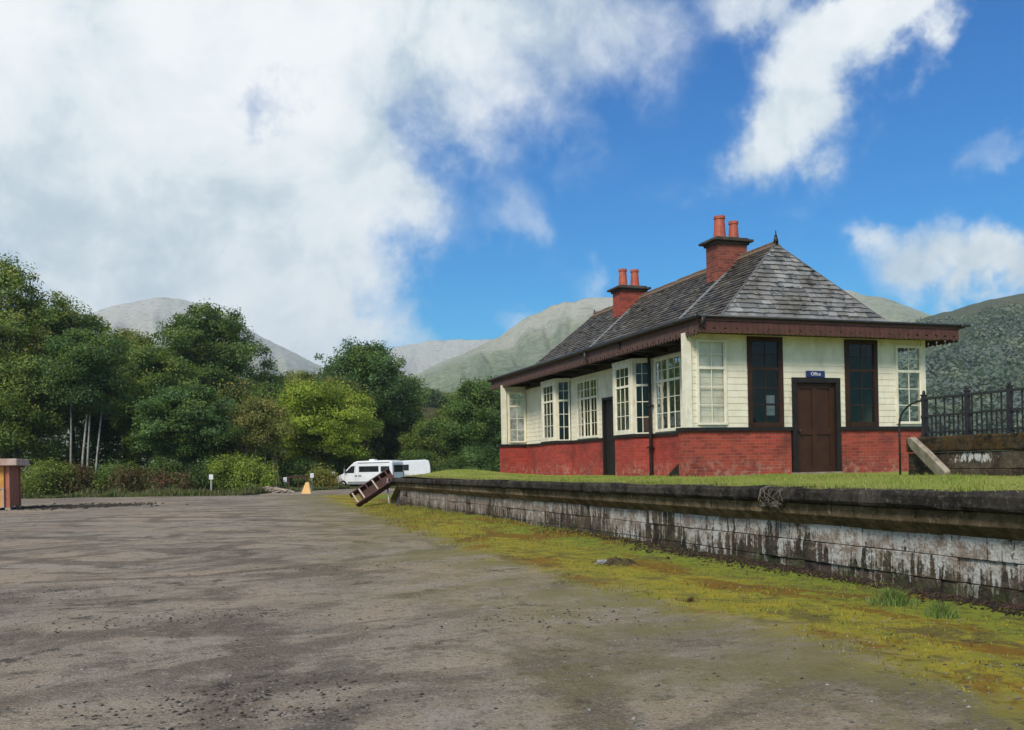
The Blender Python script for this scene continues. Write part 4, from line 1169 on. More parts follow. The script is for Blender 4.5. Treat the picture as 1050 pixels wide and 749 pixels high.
tree('tall_tree', -10.0, 92.3, 17.0, 9.6, 3.5, DK+MD, 'tall dark green tree second from the left, just right of the tallest tree', 202, nl=11, leaves=34000, leaf=.15, trunk=.3)
tree('broad_tree', -5.8, 95.2, 15.3, 9.6, 3.0, MD+OL[:2], 'mid green sloping crowned tree right of the two tall trees', 203, nl=10, leaves=32000, leaf=.15, trunk=.3)
tree('broad_tree', -18.0, 82.2, 15.8, 9.0, 2.5, DK, 'dark green tree half cut off by the left edge of the view behind the hut', 204, nl=9, leaves=24000, leaf=.14)
tree('broad_tree', -12.6, 80.5, 10.8, 7.5, 2.2, MD+DK, 'lower leafy green tree just behind the hut roof', 205, nl=9, leaves=24000, leaf=.13)
tree('birch', -7.7, 78.9, 12.6, 6.8, 5.6, DK+BG2, 'group of four thin pale stems under one dark green crown', 206, nl=9, leaves=30000, leaf=.12, bark='bark_pale',
     stems=[(-1.18, .3, -1.1, .2, 8.5, .085), (-.5, .0, .25, .3, 9.2, .085), (-.05, -.1, .35, .2, 9., .075), (.5, -.2, 1.25, .2, 8.6, .07)])
tree('broad_tree', -3.4, 85.9, 12.6, 7.6, 2.0, DK+MD, 'dense dark green tree right of the pale birch stems', 207, nl=10, leaves=30000, leaf=.14)
tree('big_tree', 1.6, 98.9, 18.4, 12.4, 5.0, DK+MD[:1], 'big round headed dark tree standing high in front of the pale left hill', 208, nl=13, leaves=46000, leaf=.16, trunk=.4)
tree('rowan', -.2, 74.0, 8.2, 7.4, 1.7, BG2+DK, 'bushy blue green tree with a single slim trunk, left of the white plated post', 209, nl=10, leaves=32000, leaf=.11, trunk=.13, flat=.45, bark='bark_pale')
tree('sapling', 4.9, 74.2, 6.9, 4.8, 2.3, OL, 'slender olive green young tree with pale thin stems', 210, nl=7, leaves=15000, leaf=.10, bark='bark_pale', csig=.34,
     stems=[(-.45, -.3, -.2, 0, 5., .06), (.3, -.3, .5, 0, 4.6, .055), (1.55, .3, 1.1, .2, 4.0, .045), (-1.2, -.2, -.9, 0, 4.3, .04)])
tree('young_tree', 1.9, 78.5, 7.2, 5.0, 1.2, OL+YG[3:], 'small light olive tree between the bushy tree and the slender young tree', 211, nl=8, leaves=17000, leaf=.11)
tree('lime_tree', 10.3, 81.0, 9.1, 9.6, 1.6, YG, 'bright yellow green spreading tree left of the camper van', 212, nl=11, leaves=38000, leaf=.12, trunk=.2, flat=.5)
tree('big_tree', 17.0, 96.6, 14.6, 12.6, 2.8, DK+BG2, 'broad dark green tree towering behind the camper van', 213, nl=13, leaves=46000, leaf=.15, trunk=.4)
tree('broad_tree', 10.8, 106.3, 12.4, 9.0, 3.0, OL+MD, 'brownish olive tree behind the bright yellow green tree', 214, nl=10, leaves=28000, leaf=.16)
tree('broad_tree', 5.0, 94.6, 10.4, 7.0, 2.0, DK+OL, 'dark olive tree below and right of the big round headed tree', 215, nl=9, leaves=24000, leaf=.14)
tree('broad_tree', 21.8, 99.0, 8.8, 7.2, 1.2, MD, 'mid green tree behind the caravan roof', 216, nl=9, leaves=22000, leaf=.14)
tree('round_bush', 22.6, 89.5, 6.2, 6.0, .4, MD+DK, 'rounded mid green bushy tree right of the caravan', 217, nl=9, leaves=24000, leaf=.12)
tree('broad_tree', 25.6, 82.3, 9.7, 8.4, 1.0, DK, 'dark bushy tree next to the far end of the station building', 218, nl=11, leaves=34000, leaf=.13, trunk=.25)
tree('broad_tree', 29.5, 97., 10.6, 9.0, 1.0, DK+MD, 'dark tree peeping over from behind the far end of the station roof', 219, nl=9, leaves=24000, leaf=.15)
tree('broad_tree', -1.2, 88.5, 11.0, 6.5, 1.5, MD+OL, 'middling olive green tree filling the gap below the big round headed tree', 222, nl=9, leaves=20000, leaf=.14)
tree('broad_tree', 7.4, 88.0, 9.6, 6.0, 1.2, MD+DK, 'mid green tree just behind the slender olive young tree', 223, nl=8, leaves=18000, leaf=.14)
tree('broad_tree', 13.8, 90.0, 10.2, 6.0, 1.2, OL+DK, 'olive tree showing between the yellow green tree and the broad dark tree', 224, nl=8, leaves=18000, leaf=.14)
tree('broad_tree', -14.0, 84.5, 13.5, 8.0, 2.0, OL+MD, 'olive tinged tree in front of the tallest tree', 225, nl=9, leaves=22000, leaf=.14)
tree('knoll_tree', 63.0, 258, 24., 9., 18.0, DK, 'far dark round tree on top of the brown knoll', 220, nl=6, leaves=4200, leaf=.4, csig=.8)
tree('knoll_tree', 70.0, 262, 23., 8., 17.5, OL, 'far olive tree on the knoll, right of the far dark round tree', 221, nl=6, leaves=3800, leaf=.4, csig=.8)
# bushes along the edge of the yard
RD = [(.16, .07, .04), (.12, .075, .035), (.08, .095, .03), (.07, .09, .03)]
BR = [(.13, .095, .035), (.09, .085, .03), (.10, .06, .025)]
for (x, y, H, W, tn, lab, sd_) in [
    (-9.6, 71.5, 2.6, 3.4, MD, 'green bush close behind the hut roof corner', 301),
    (-8.0, 71.8, 2.2, 2.6, BR, 'yellow brown bush left of the birch stems', 302),
    (-5.2, 71.6, 2.4, 2.9, DK+MD, 'dark green bush at the foot of the birch stems', 303),
    (-4.1, 70.2, 1.9, 2.0, BR, 'russet brown bush right of the birch stems', 304),
    (-2.5, 70.4, 1.35, 1.7, RD, 'low red leaved shrub, the left one of two under the dark trees', 305),
    (-.9, 70.2, 1.2, 1.1, RD, 'small rounded red shrub between the slim trunk and the larger red shrub', 306),
    (-1.8, 71.8, 2.6, 3.2, DK, 'dark shrub behind the two red shrubs', 307),
    (2.6, 70.8, 2.9, 3.0, YG+MD, 'bright green bush right of the white plated post', 308),
    (4.3, 70.4, 2.2, 3.0, YG+MD, 'lower bright green bush under the slender young tree', 309),
    (8.2, 75.6, 2.4, 3.6, DK, 'dark bush behind the dark timber rail', 310),
    (12.2, 82.5, 3.0, 4.0, DK, 'dark bush behind the nose of the camper van', 311),
    (9.85, 73.2, 1.0, .9, [(.30, .22, .03), (.14, .15, .03), (.20, .16, .03)], 'little yellow flowering bush left of the camper van nose', 312),
    (9.45, 73.6, 1.5, .8, OL+YG[:1], 'little upright green bush behind the yellow flowering one', 313),
    (.8, 72.6, 2.3, 2.8, BG2+DK, 'dark bush behind the white plated post', 314),
    (20.2, 84.0, 3.4, 5.0, DK, 'dark green bush behind the caravan', 315),
    (23.6, 78.6, 3.8, 5.4, DK+BG2, 'dark low bush between caravan and station building', 316)]:
    tree('bush', x, y, H*.84, W*1.05, .0, tn, lab, sd_, cat='bush', nl=6, leaves=int(2200+W*H*650), leaf=.09, trunk=.05, csig=.38, shape=1., clumps=int(45+W*H*9), group='bushes along the edge of the yard')
# the wood closes up behind the trees one can tell apart
lobs = []
q = random.Random(400)
for x in np.arange(-46, 44, 2.6):
    yy_ = 100+q.uniform(-4, 10)+(8 if x > 8 else 0)
    hmax = float(np.interp(x, [-46, -20, -12, -4, 2, 8, 16, 24, 30, 44], [14, 13, 11, 9.5, 9, 8.5, 8, 5.5, 6, 7.5]))
    for z in np.arange(1., hmax, 2.2): lobs.append((x+q.uniform(-.8, .8), yy_+q.uniform(-1.5, 1.5), z, 2.2, 2.0, 1.7))
    lobs += [(x, yy_-8+q.uniform(-1, 1), .8, 2., 1.8, 1.6), (x+1.2, yy_-7+q.uniform(-1, 1), 2.6, 2., 1.8, 1.5)]
o = leaf_mass('wood', lobs, 4200, 110000, .2, DK+DK+MD, 401, csig=.7); tag(o, 'dark tangled wood closing the view behind the nearer trees', kind='stuff')

# ------------------------------------------------------------------ hills
def hill(name, prof, D, foot, mat, label, seed, amp, back=.6, n_th=260, n_t=80, pw=1.35, col2=None):
    """terrain lofted from a foot line up to a ridge line and down behind it; prof: (bearing, ridge slope, distance)"""
    th0, th1 = prof[0][0], prof[-1][0]
    th = np.linspace(th0, th1, n_th)
    # smooth interpolation of the ridge
    P = np.array(prof); e = np.interp(th, P[:, 0], P[:, 1])
    kk = np.hanning(9); kk /= kk.sum(); ep = np.pad(e, 4, mode='edge'); e = np.convolve(ep, kk, 'valid')+.0022*fbm(th*1.3, th*0, seed+3, 5)
    Dd = np.interp(th, P[:, 0], P[:, 2] if P.shape[1] > 2 else np.full(len(P), D))
    rows = []
    ts = np.concatenate([np.linspace(0, 1, n_t), 1+np.linspace(.06, 1, 10)])
    for t_ in ts:
        if t_ <= 1: dist = foot+(Dd-foot)*t_; f = t_**pw
        else: dist = Dd+(t_-1)*back*Dd; f = np.maximum(0, 1-(t_-1)**1.2)
        X = dist*np.sin(np.radians(th)); Y = dist*np.cos(np.radians(th))
        h = (e*Dd+1.5)*f
        w = np.clip(t_*1.3, 0, 1)*np.clip(abs(1-t_)*4+.10, 0, 1)
        gul = (1-2*np.abs(fbm(th*.42+t_*.5, np.full_like(th, t_*.7), seed, 5)))*1.3+fbm(X*.010, Y*.010, seed+5, 5)*.9
        h = h+amp*gul*w*np.sin(math.pi*min(t_, 1)) + amp*.05*fbm(X*.05, Y*.05, seed+8)
        rows.append(np.stack([X, Y, h-2*(f <= 0)], -1))
    V = np.concatenate(rows, 0); nr = len(ts)
    ii = np.arange(nr*n_th).reshape(nr, n_th)
    F = np.stack([ii[:-1, :-1], ii[:-1, 1:], ii[1:, 1:], ii[1:, :-1]], -1).reshape(-1, 4)
    o = np_mesh(name, V, F, mat, None, None, True)
    tag(o, label, kind='structure')
    return np.stack(rows, 0)
def moor(name, a, b_, c_, sc1, dark=(.06, .075, .035)):
    m, t, b, o = new_mat(name); p = geo(t)
    n1 = t.noise(p, sc1, 6, .62, .5); n2 = t.noise(t.mapping(p, (1, 1, 3.5)), sc1*4, 9, .74, 1.2); n3 = t.noise(p, sc1*.35, 4, .6)
    c = t.mix(t.step(n1, .38, .62), a, b_)
    c = t.mix(t.math('MULTIPLY', t.step(n2, .50, .62), .8), c, dark)
    c = t.mix(t.math('MULTIPLY', t.step(n3, .52, .68), .7), c, c_)
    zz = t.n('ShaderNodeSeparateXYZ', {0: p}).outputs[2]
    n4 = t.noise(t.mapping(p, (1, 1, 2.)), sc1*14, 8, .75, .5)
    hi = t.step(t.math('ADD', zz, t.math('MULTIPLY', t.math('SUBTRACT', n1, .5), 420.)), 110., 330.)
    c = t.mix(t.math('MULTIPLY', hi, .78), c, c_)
    c = t.mix(t.math('MULTIPLY', t.step(n4, .50, .62), .6), c, dark)
    c = t.mix(t.math('MULTIPLY', t.step(n4, .47, .38), .4), c, c_)
    t.l.new(c, b.inputs['Base Color']); b.inputs['Roughness'].default_value = .95; b.inputs['Specular IOR Level'].default_value = .05
    t.l.new(t.bump(t.math('ADD', n2, t.math('MULTIPLY', n4, .4)), .7, 9.), b.inputs['Normal'])
    return m
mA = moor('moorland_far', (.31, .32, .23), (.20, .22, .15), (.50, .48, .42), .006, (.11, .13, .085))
mB_ = moor('moorland', (.215, .245, .125), (.125, .17, .07), (.48, .45, .36), .006, (.075, .105, .045))
mC = moor('moorland_brown', (.150, .150, .085), (.10, .125, .065), (.20, .17, .11), .02, (.06, .085, .05))
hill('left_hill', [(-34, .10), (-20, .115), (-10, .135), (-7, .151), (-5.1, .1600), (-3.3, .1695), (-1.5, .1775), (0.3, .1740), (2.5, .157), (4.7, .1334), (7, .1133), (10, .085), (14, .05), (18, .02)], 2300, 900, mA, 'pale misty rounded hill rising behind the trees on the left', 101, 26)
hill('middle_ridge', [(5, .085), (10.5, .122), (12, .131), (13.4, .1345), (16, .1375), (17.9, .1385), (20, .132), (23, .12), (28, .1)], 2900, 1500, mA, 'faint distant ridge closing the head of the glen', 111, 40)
hill('big_hill', [(8, .035), (10.5, .07), (12.7, .099), (15.4, .118), (17, .128), (18, .1365), (19, .148), (20.06, .1600), (21.8, .172), (23.67, .1786), (26, .1775), (30, .180), (34, .182), (36.5, .180), (38.5, .1735), (40.87, .1610), (43.4, .1400), (46, .115), (52, .08)], 1700, 620, mB_, 'big smooth grassy hill rising behind the station roof', 121, 30)
rh = hill('right_hill', [(30, .03), (36, .07), (40, .11), (42, .130), (43.4, .1400), (45.6, .1475), (48, .1530), (52, .166), (60, .172), (72, .15), (85, .12)], 820, 230, mC, 'bracken topped hillside rising steeply on the right behind the railing', 131, 9, pw=1.15)
# forest covering the lower hillside
r_ = np.random.default_rng(77)
nr, nt_ = rh.shape[:2]
P_ = []
while len(P_) < 2600:
    i = r_.integers(3, 78); j = r_.integers(0, nt_-1)
    a, bq = r_.random(), r_.random()
    p0 = rh[i, j]*(1-a)*(1-bq)+rh[i+1, j]*a*(1-bq)+rh[i, j+1]*(1-a)*bq+rh[i+1, j+1]*a*bq
    tt = (i+a)/80
    dens = 1.25-1.9*max(0, (tt-.34)/.34)+.9*float(fbm(np.array([p0[0]*.011]), np.array([p0[1]*.011]), 88)[0])
    if r_.random() < dens: P_.append(p0)
P_ = np.array(P_); n = len(P_)
per = 230
R0 = r_.uniform(2.8, 8.2, n)*np.where(r_.random(n) < .15, .6, 1.)
d = rand_unit(r_, n*per); d[:, 2] = np.abs(d[:, 2])*1.0-.1
rad = r_.uniform(.75, 1.08, n*per)
C_ = np.repeat(P_, per, 0)+np.array([0, 0, 1.])*np.repeat(R0, per)[:, None]*.55+d*np.repeat(R0, per)[:, None]*rad[:, None]*np.array([1, 1, 1.15])
nrm = d+rand_unit(r_, n*per)*.55; nrm /= np.linalg.norm(nrm, axis=1)[:, None]
a = np.cross(nrm, rand_unit(r_, n*per)); a /= np.linalg.norm(a, axis=1)[:, None]; b2 = np.cross(nrm, a)
s = (np.repeat(R0, per)*.088*r_.uniform(.6, 1.3, n*per))[:, None]
V = np.stack([C_-a*s, C_-b2*s, C_+a*s, C_+b2*s], 1).reshape(-1, 3)
hazed_tones = np.array([(.130, .172, .122), (.150, .192, .132), (.112, .150, .116), (.165, .196, .130), (.130, .162, .142)])  # leaf tones lightened, greyed and blued: distance haze painted into the woodland
cc = np.repeat(hazed_tones[r_.integers(0, 5, n)]*r_.uniform(.86, 1.16, (n, 1)), per, 0)*r_.uniform(.85, 1.15, (n*per, 1))
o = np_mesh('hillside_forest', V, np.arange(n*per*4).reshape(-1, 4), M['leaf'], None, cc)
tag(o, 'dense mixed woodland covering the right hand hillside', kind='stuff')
# low heather knoll in the gap between the trees
kx, ky = np.meshgrid(np.linspace(20, 120, 40), np.linspace(190, 330, 40))
kz = 21*np.exp(-((kx-62)/30)**2-((ky-262)/40)**2)+1.5*fbm(kx*.06, ky*.06, 5)-1.5
ii = np.arange(1600).reshape(40, 40); F = np.stack([ii[:-1, :-1], ii[:-1, 1:], ii[1:, 1:], ii[1:, :-1]], -1).reshape(-1, 4)
mK = moor('knoll_heath', (.16, .12, .045), (.11, .10, .04), (.14, .14, .05), .08, (.06, .07, .025))
o = np_mesh('knoll_hill', np.stack([kx.ravel(), ky.ravel(), kz.ravel()], 1), F, mK, None, None, True); tag(o, 'low brown bracken knoll in the gap between the trees', kind='structure')

# ------------------------------------------------------------------ vehicles
def wheel(root, P, s, side, r=.33):
    b = MB(); c = P(s, side, r)
    ax = (P(s, side+.1, r)-P(s, side-.1, r)); ax.normalize()
    c = Vector(c)
    b.tube([c-ax*.1, c-ax*.1, c+ax*.1, c+ax*.1], [r*.8, r, r, r*.8], 18); w = b.build('wheel', M['tyre'], root, smooth=False)
    b = MB(); b.tube([c-ax*.112, c-ax*.118, c+ax*.118, c+ax*.112], [r*.62, r*.5, r*.5, r*.62], 14); b.build('rim', M['white'], w)
def vehicle_P(x, y, ang):
    S = Vector((math.cos(ang), math.sin(ang), 0)); N_ = Vector((-S.y, S.x, 0))
    return lambda s, d, z: Vector((x+S.x*s+N_.x*d, y+S.y*s+N_.y*d, z))
# camper: nose towards -s .. front at s=0, rear at s=5.6 ; near side d = -1
fx, fy = 11.35, 77.1; ang = math.atan2(-2.35, 3.0)
PM0 = vehicle_P(fx, fy, ang)
PM = lambda s, d, z: PM0(s, d, z*.86)
mv = empty('motorhome', (fx+2.2, fy-1.7, 0), 'white camper van with sloping nose and dark side windows, parked in front of the caravan', 'motorhome')
prof = [(0.0, .42), (-.03, .78), (.08, .98), (.55, 1.18), (.95, 1.32), (1.75, 2.18), (2.02, 2.42), (2.3, 2.52), (4.9, 2.56), (5.35, 2.50), (5.46, 2.32), (5.52, .55), (5.45, .36), (4.95, .36), (4.83, .60), (4.6, .70), (4.35, .60), (4.23, .36), (1.37, .34), (1.25, .60), (1.0, .72), (.75, .60), (.63, .34), (.12, .30)]
b = MB(); b.prism(prof, lambda s, z, d: tuple(PM(s, d, z)), -1.02, 1.02); b.build('body', M['white'], mv, bevel=.09)
for sd in (-1, 1):
    e = 1.024*sd
    def side(poly, name, mat, out=.012):
        b = MB(); b.prism(poly, lambda s, z, d: tuple(PM(s, d, z)), e-out*.5, e+out*sd if sd > 0 else e-out); return b.build(name, mat, mv)
    side([(1.22, 1.42), (2.05, 1.42), (2.12, 2.08), (1.80, 2.05)], 'cab_window', M['darkglass'])
    side([(2.50, 1.50), (4.25, 1.50), (4.25, 2.03), (2.50, 2.03)], 'side_window', M['darkglass'])
    side([(4.45, 1.5), (5.25, 1.5), (5.2, 2.0), (4.45, 2.0)], 'side_window', M['darkglass'])
    side([(2.10, 1.06), (2.35, 1.06), (2.35, 1.22), (2.10, 1.22)], 'vent', M['grey_plastic'])
    side([(2.45, 1.06), (2.70, 1.06), (2.70, 1.22), (2.45, 1.22)], 'vent', M['grey_plastic'])
    side([(1.45, .36), (4.15, .36), (4.15, .62), (1.45, .62)], 'sill_trim', M['grey_plastic'])
    b = MB(); b.tube([PM(2.4, e, 2.40), PM(5.2, e, 2.42)], .07, 8); b.build('awning', M['white'], mv)
    for s_ in (1.0, 4.6): wheel(mv, PM, s_, .93*sd)
    b = MB(); b.hexa([tuple(PM(s_, d_, z_)) for z_ in (.80, 1.0) for (s_, d_) in ((-.03, .62*sd), (.28, .62*sd), (.28, .98*sd), (.05, .98*sd))]); b.build('headlight', M['glass'], mv)
b = MB(); b.hexa([tuple(PM(*v)) for v in ((1.0, -.9, 1.37), (1.0, .9, 1.37), (1.06, .9, 1.36), (1.06, -.9, 1.36), (1.74, -.84, 2.18), (1.74, .84, 2.18), (1.80, .84, 2.17), (1.80, -.84, 2.17))]); b.build('windscreen', M['darkglass'], mv)
b = MB(); b.pbox(lambda s, d, z: tuple(PM(s, d, z)), -.10, .5, -1.0, 1.0, .30, .58); b.build('bumper', M['grey_plastic'], mv, bevel=.06)
b = MB(); b.pbox(lambda s, d, z: tuple(PM(s, d, z)), 3.0, 3.5, -.25, .25, 2.53, 2.68); b.build('roof_vent', M['white'], mv, bevel=.03)
b = MB(); b.pbox(lambda s, d, z: tuple(PM(s, d, z)), 5.50, 5.535, -.98, -.90, .9, 1.5); b.pbox(lambda s, d, z: tuple(PM(s, d, z)), 5.50, 5.535, .90, .98, .9, 1.5); b.build('tail_light', M['kiosk_red'], mv)
b = MB(); b.pbox(lambda s, d, z: tuple(PM(s, d, z)), 5.505, 5.54, -.8, .8, 1.45, 2.1); b.build('rear_window', M['darkglass'], mv)
for sd in (-1, 1):
    b = MB(); b.pbox(lambda s, d, z: tuple(PM(s, d, z)), 1.22, 1.34, 1.04*sd-.0, 1.26*sd, 1.45, 1.78); b.build('mirror', M['grey_plastic'], mv, bevel=.03)
    for s_, w_ in ((1.16, .014), (2.18, .014), (2.42, .012), (4.38, .012)):
        b = MB(); b.pbox(lambda s, d, z: tuple(PM(s, d, z)), s_, s_+w_, 1.018*sd, 1.026*sd, .64, 2.12); b.build('door_seam', M['grey_plastic'], mv)
b = MB(); b.pbox(lambda s, d, z: tuple(PM(s, d, z)), -.115, -.09, -.26, .26, .36, .48); b.build('number_plate', M['paper'], mv)
b = MB(); b.pbox(lambda s, d, z: tuple(PM(s, d, z)), -.05, .06, -.5, .5, .66, .86); b.build('grille', M['grey_plastic'], mv)
# caravan behind
cx_, cy_ = 15.55, 77.2; PC0 = vehicle_P(cx_, cy_, math.atan2(-.55, 3.0))
PC = lambda s, d, z: PC0(s*.86, d, z*.83)
cv = empty('caravan', (cx_+2, cy_-1.2, 0), 'white touring caravan with one dark window, half hidden behind the platform and the camper', 'caravan')
prof = [(0, .55), (-.02, 1.2), (.10, 2.2), (.32, 2.52), (.6, 2.58), (3.6, 2.66), (3.9, 2.55), (4.02, 2.1), (4.12, .60), (4.0, .42), (2.5, .42), (2.38, .66), (2.1, .74), (1.82, .66), (1.7, .42), (.15, .42)]
b = MB(); b.prism(prof, lambda s, z, d: tuple(PC(s, d, z)), -1.05, 1.05); b.build('body', M['white'], cv, bevel=.07)
for sd in (-1, 1):
    e = 1.056*sd
    for a, c in ((.75, 1.95), (3.0, 3.6)):
        if sd < 0 and a > 2: continue
        b = MB(); b.prism([(a, 1.62), (c, 1.62), (c, 2.2), (a, 2.2)], lambda s, z, d: tuple(PC(s, d, z)), e-.006*sd, e+.014*sd); b.build('side_window', M['darkglass'], cv)
    wheel(cv, PC, 2.1, .97*sd, .31)
b = MB(); b.prism([(4.08, 1.4), (4.10, 1.4), (4.06, 2.0), (4.04, 2.0)], lambda s, z, d: tuple(PC(s, d, z)), -.8, .8); b.build('rear_window', M['darkglass'], cv)
b = MB(); b.tube([PC(0, .5, .5), PC(-1.1, 0, .5)], .05, 6); b.tube([PC(0, -.5, .5), PC(-1.1, 0, .5)], .05, 6); b.build('drawbar', M['iron'], cv)

# ------------------------------------------------------------------ kiosk at the left
kk_ = empty('kiosk', (-9.6, 48.2, 0), 'low red brown timber hut with orange board front and flat overhanging roof', 'hut')
ka, kb, kc, kd = -11.6, -7.72, 46.4, 49.2
b = MB(); b.box(ka+.06, kb-.06, kc+.06, kd-.06, .12, 1.97); b.build('wall', M['kiosk_red'], kk_)
b = MB()
for z in np.arange(.16, 1.9, .14): b.box(kb-.061, kb-.03, kc+.1, kd-.1, z, z+.125)
b.build('side_boarding', M['kiosk_red'], kk_)
for (x, y) in ((ka, kc), (kb, kc), (ka, kd), (kb, kd)):
    b = MB(); b.box(x-.09, x+.03, y-.03+.0, y+.1, .05, 1.97); b.build('corner_post', M['kiosk_red'], kk_)
x = kb-.20
b = MB(); b.box(ka+.1, x, kc+.0, kc+.058, 1.0, 1.95); b.build('upper_board', M['kiosk_orange'], kk_)
b = MB(); b.box(ka+.1, x, kc+.002, kc+.058, .16, .92); b.build('lower_board', M['kiosk_orange'], kk_)
b = MB(); b.box(ka+.1, x, kc-.03, kc+.056, .925, .995); b.box(x-.10, x, kc-.02, kc+.054, .12, .924); b.box(ka+.1, x-.1, kc-.018, kc+.054, .10, .158); b.build('hatch_frame', M['pale_timber'], kk_)
b = MB(); b.box(ka-.3, kb+.38, kc-.32, kd+.30, 1.98, 2.28); b.build('roof', M['kiosk_roof'], kk_, bevel=.02)
for (x, y) in ((ka+.1, kc+.1), (kb-.05, kc+.05), (kb-.05, kd-.1)):
    b = MB(); b.box(x-.1, x+.1, y-.14, y+.1, -.05, .11); b.build('foot_block', M['pale_timber'], kk_)
# dirt spread beside it
n = 1500
xx = rg.normal(-5.3, 1.5, n); yy = rg.normal(48.6, 1.3, n)
stones('earth_heap', xx, yy, rg.uniform(.03, .12, n), [(.045, .036, .028), (.06, .048, .036), (.032, .027, .022)], 'dark loose earth spread over the gravel beside the hut')
n = 420; xx = rg.uniform(-1.2, 4.0, n); yy = np.interp(xx, [-1.2, 4], [64.0, 61.5])+rg.normal(0, .25, n)
stones('earth_edge', xx, yy, rg.uniform(.03, .09, n), [(.05, .042, .03), (.035, .03, .024)], 'dark turned earth along the edge of the yard by the white post')

# ------------------------------------------------------------------ posts, board, brash by the trees
def white_post(x, y, h, hw, label, lean=0., slim=True):
    r = empty('marker_post', (x, y, 0), label, 'post', None)
    b = MB(); b.tube([(x, y, -.1), (x+lean, y, h)], .06 if slim else .10, 8); b.build('shaft', M['stone_light'], r)
    b = MB(); b.pbox(lambda s, d, z: (x+lean+s, y-.07+d, z), -hw, hw, -.02, .02, h-.06, h+.30); b.build('plate', M['white'], r, bevel=.02)
white_post(1.25, 68.6, 1.05, .14, 'thin post with small white plate standing alone left of the branch heap')
white_post(6.57, 71.5, .72, .14, 'short white plated post at the left end of the dark rail')
white_post(8.61, 72.4, .98, .14, 'white plated post at the right end of the dark rail', .06)
white_post(10.38, 73.4, 1.05, .14, 'white plated post next to the nose of the camper van', .05)
b = MB(); b.box(6.75, 8.4, 72.0, 72.1, .95, 1.12)
for x in (6.9, 7.6, 8.25): b.box(x-.06, x+.06, 72.0, 72.12, -.1, .95)
o = b.build('barrier_rail', M['old_timber']); tag(o, 'low dark timber rail between two white posts under the trees', 'rail')
# folding A board
ab = empty('a_board', (6.95, 61.5, 0), 'small amber folding board standing at the edge of the yard', 'A-board')
for sg_, mt_ in ((-1, 'amber'), (1, 'amber_pale')):
    b = MB(); b.hexa([(6.66, 61.5+sg_*.30, 0), (7.20, 61.3+sg_*.30, 0), (7.20, 61.33+sg_*.30, 0), (6.66, 61.53+sg_*.30, 0), (6.95, 61.42, .74), (7.10, 61.36, .74), (7.10, 61.39, .74), (6.95, 61.45, .74)]); b.build('panel', M[mt_], ab)
b = MB(); b.hexa([(7.21, 61.0, 0), (7.38, 61.55, 0), (7.35, 61.6, 0), (7.18, 61.05, 0), (7.12, 61.36, .72), (7.17, 61.42, .72), (7.15, 61.44, .72), (7.10, 61.4, .72)]); b.build('side_panel', M['amber_pale'], ab)
# brash heap
b = MB(); q = random.Random(17)
for i in range(60):
    x, y = 5.0+q.gauss(0, .7), 66.2+q.gauss(0, .5); a = q.uniform(0, 3.14); l = q.uniform(.3, .9); z = max(.05, .35-abs(x-5)*.25)*q.random()
    b.tube([(x-math.cos(a)*l, y-math.sin(a)*l, z), (x, y, z+.12), (x+math.cos(a)*l, y+math.sin(a)*l, z+q.uniform(-.1, .25))], [.04, .05, .02], 5)
o = b.build('branch_heap', M['pale_timber']); tag(o, 'heap of pale cut branches at the edge of the gravel left of the dark rail', 'branch heap')
SKY_SAT, SKY_VAL, SKY_TINT = 1.5, 1.0, (.03, .80, 1.03)
CLOUD_K = 9.2
HAZE_TOP, HAZE_D, HAZE_COL = 430., 1.9e-4, (.72, .88, 1.)
SUN_E, EXPO, ROLL_SIGN = 3.3, 0.30, -1
# cloud banks: bearing, elevation, half widths in degrees, turn, weight
CLOUDS = [(-6, 17, 14, 9, 0, 1.25), (-8, 26, 22, 7, 0, 1.1), (13, 26.5, 11.5, 4.2, -8, .95), (6, 14, 9, 5, 0, .9), (2, 9.5, 9, 3.2, 0, 1.0), (7.5, 8.2, 5.5, 2.6, -15, .9),
          (5, 20, 1.8, 1.2, 20, -.62), (20.5, 21.5, 4.5, 3.5, -20, .34), (10.5, 17., 2.6, 2.6, -30, .35), (18.5, 15.2, 3.4, 1.4, -20, .36), (15.5, 11.5, 4.5, 3.5, 0, -.5), (15, 17.5, 3, 3, 0, -.3), (26, 25.5, 3, 3, 0, .34),
          (38.5, 22.4, 5.5, 2.4, 25, .85), (35.6, 20.2, 3.4, 2.0, 0, .65), (33.6, 17.6, 2.2, 2.2, 0, .58), (33.5, 25.4, 4, 1.6, -35, .8), (44, 24, 4.5, 1.6, 15, .62),
          (46.5, 8.9, 4.4, 1.7, -10, 1.35), (43.2, 11.2, 2.6, 1.5, 10, .6), (40.6, 12.6, 1.4, 1.1, -40, .7), (18.6, 10.4, 2.4, 1.3, 0, .62), (24.6, 11.4, 1.6, 1.5, 0, .42), (47.5, 16.3, 2.0, 1.4, 0, .5), (36.8, 19.2, 3.6, 2.6, 20, .4), (41.5, 22.6, 4.2, 2.2, 10, .42),
          (13, 21.5, 6, 3, 0, .22)]
# ------------------------------------------------------------------ world, haze, sun, camera
w = bpy.data.worlds.new('World'); sc.world = w; w.use_nodes = True
w.node_tree.nodes.clear(); t = NT(w.node_tree)
out = t.n('ShaderNodeOutputWorld'); bg = t.n('ShaderNodeBackground'); t.l.new(bg.outputs[0], out.inputs[0])
SUN_AZ, SUN_EL = -136., 42.
sky = t.n('ShaderNodeTexSky'); sky.sky_type = 'NISHITA'; sky.sun_disc = False
sky.sun_elevation = R_(SUN_EL); sky.sun_rotation = R_(SUN_AZ % 360); sky.air_density = 1.0; sky.dust_density = .2; sky.ozone_density = 2.
d = t.n('ShaderNodeTexCoord').outputs['Generated']
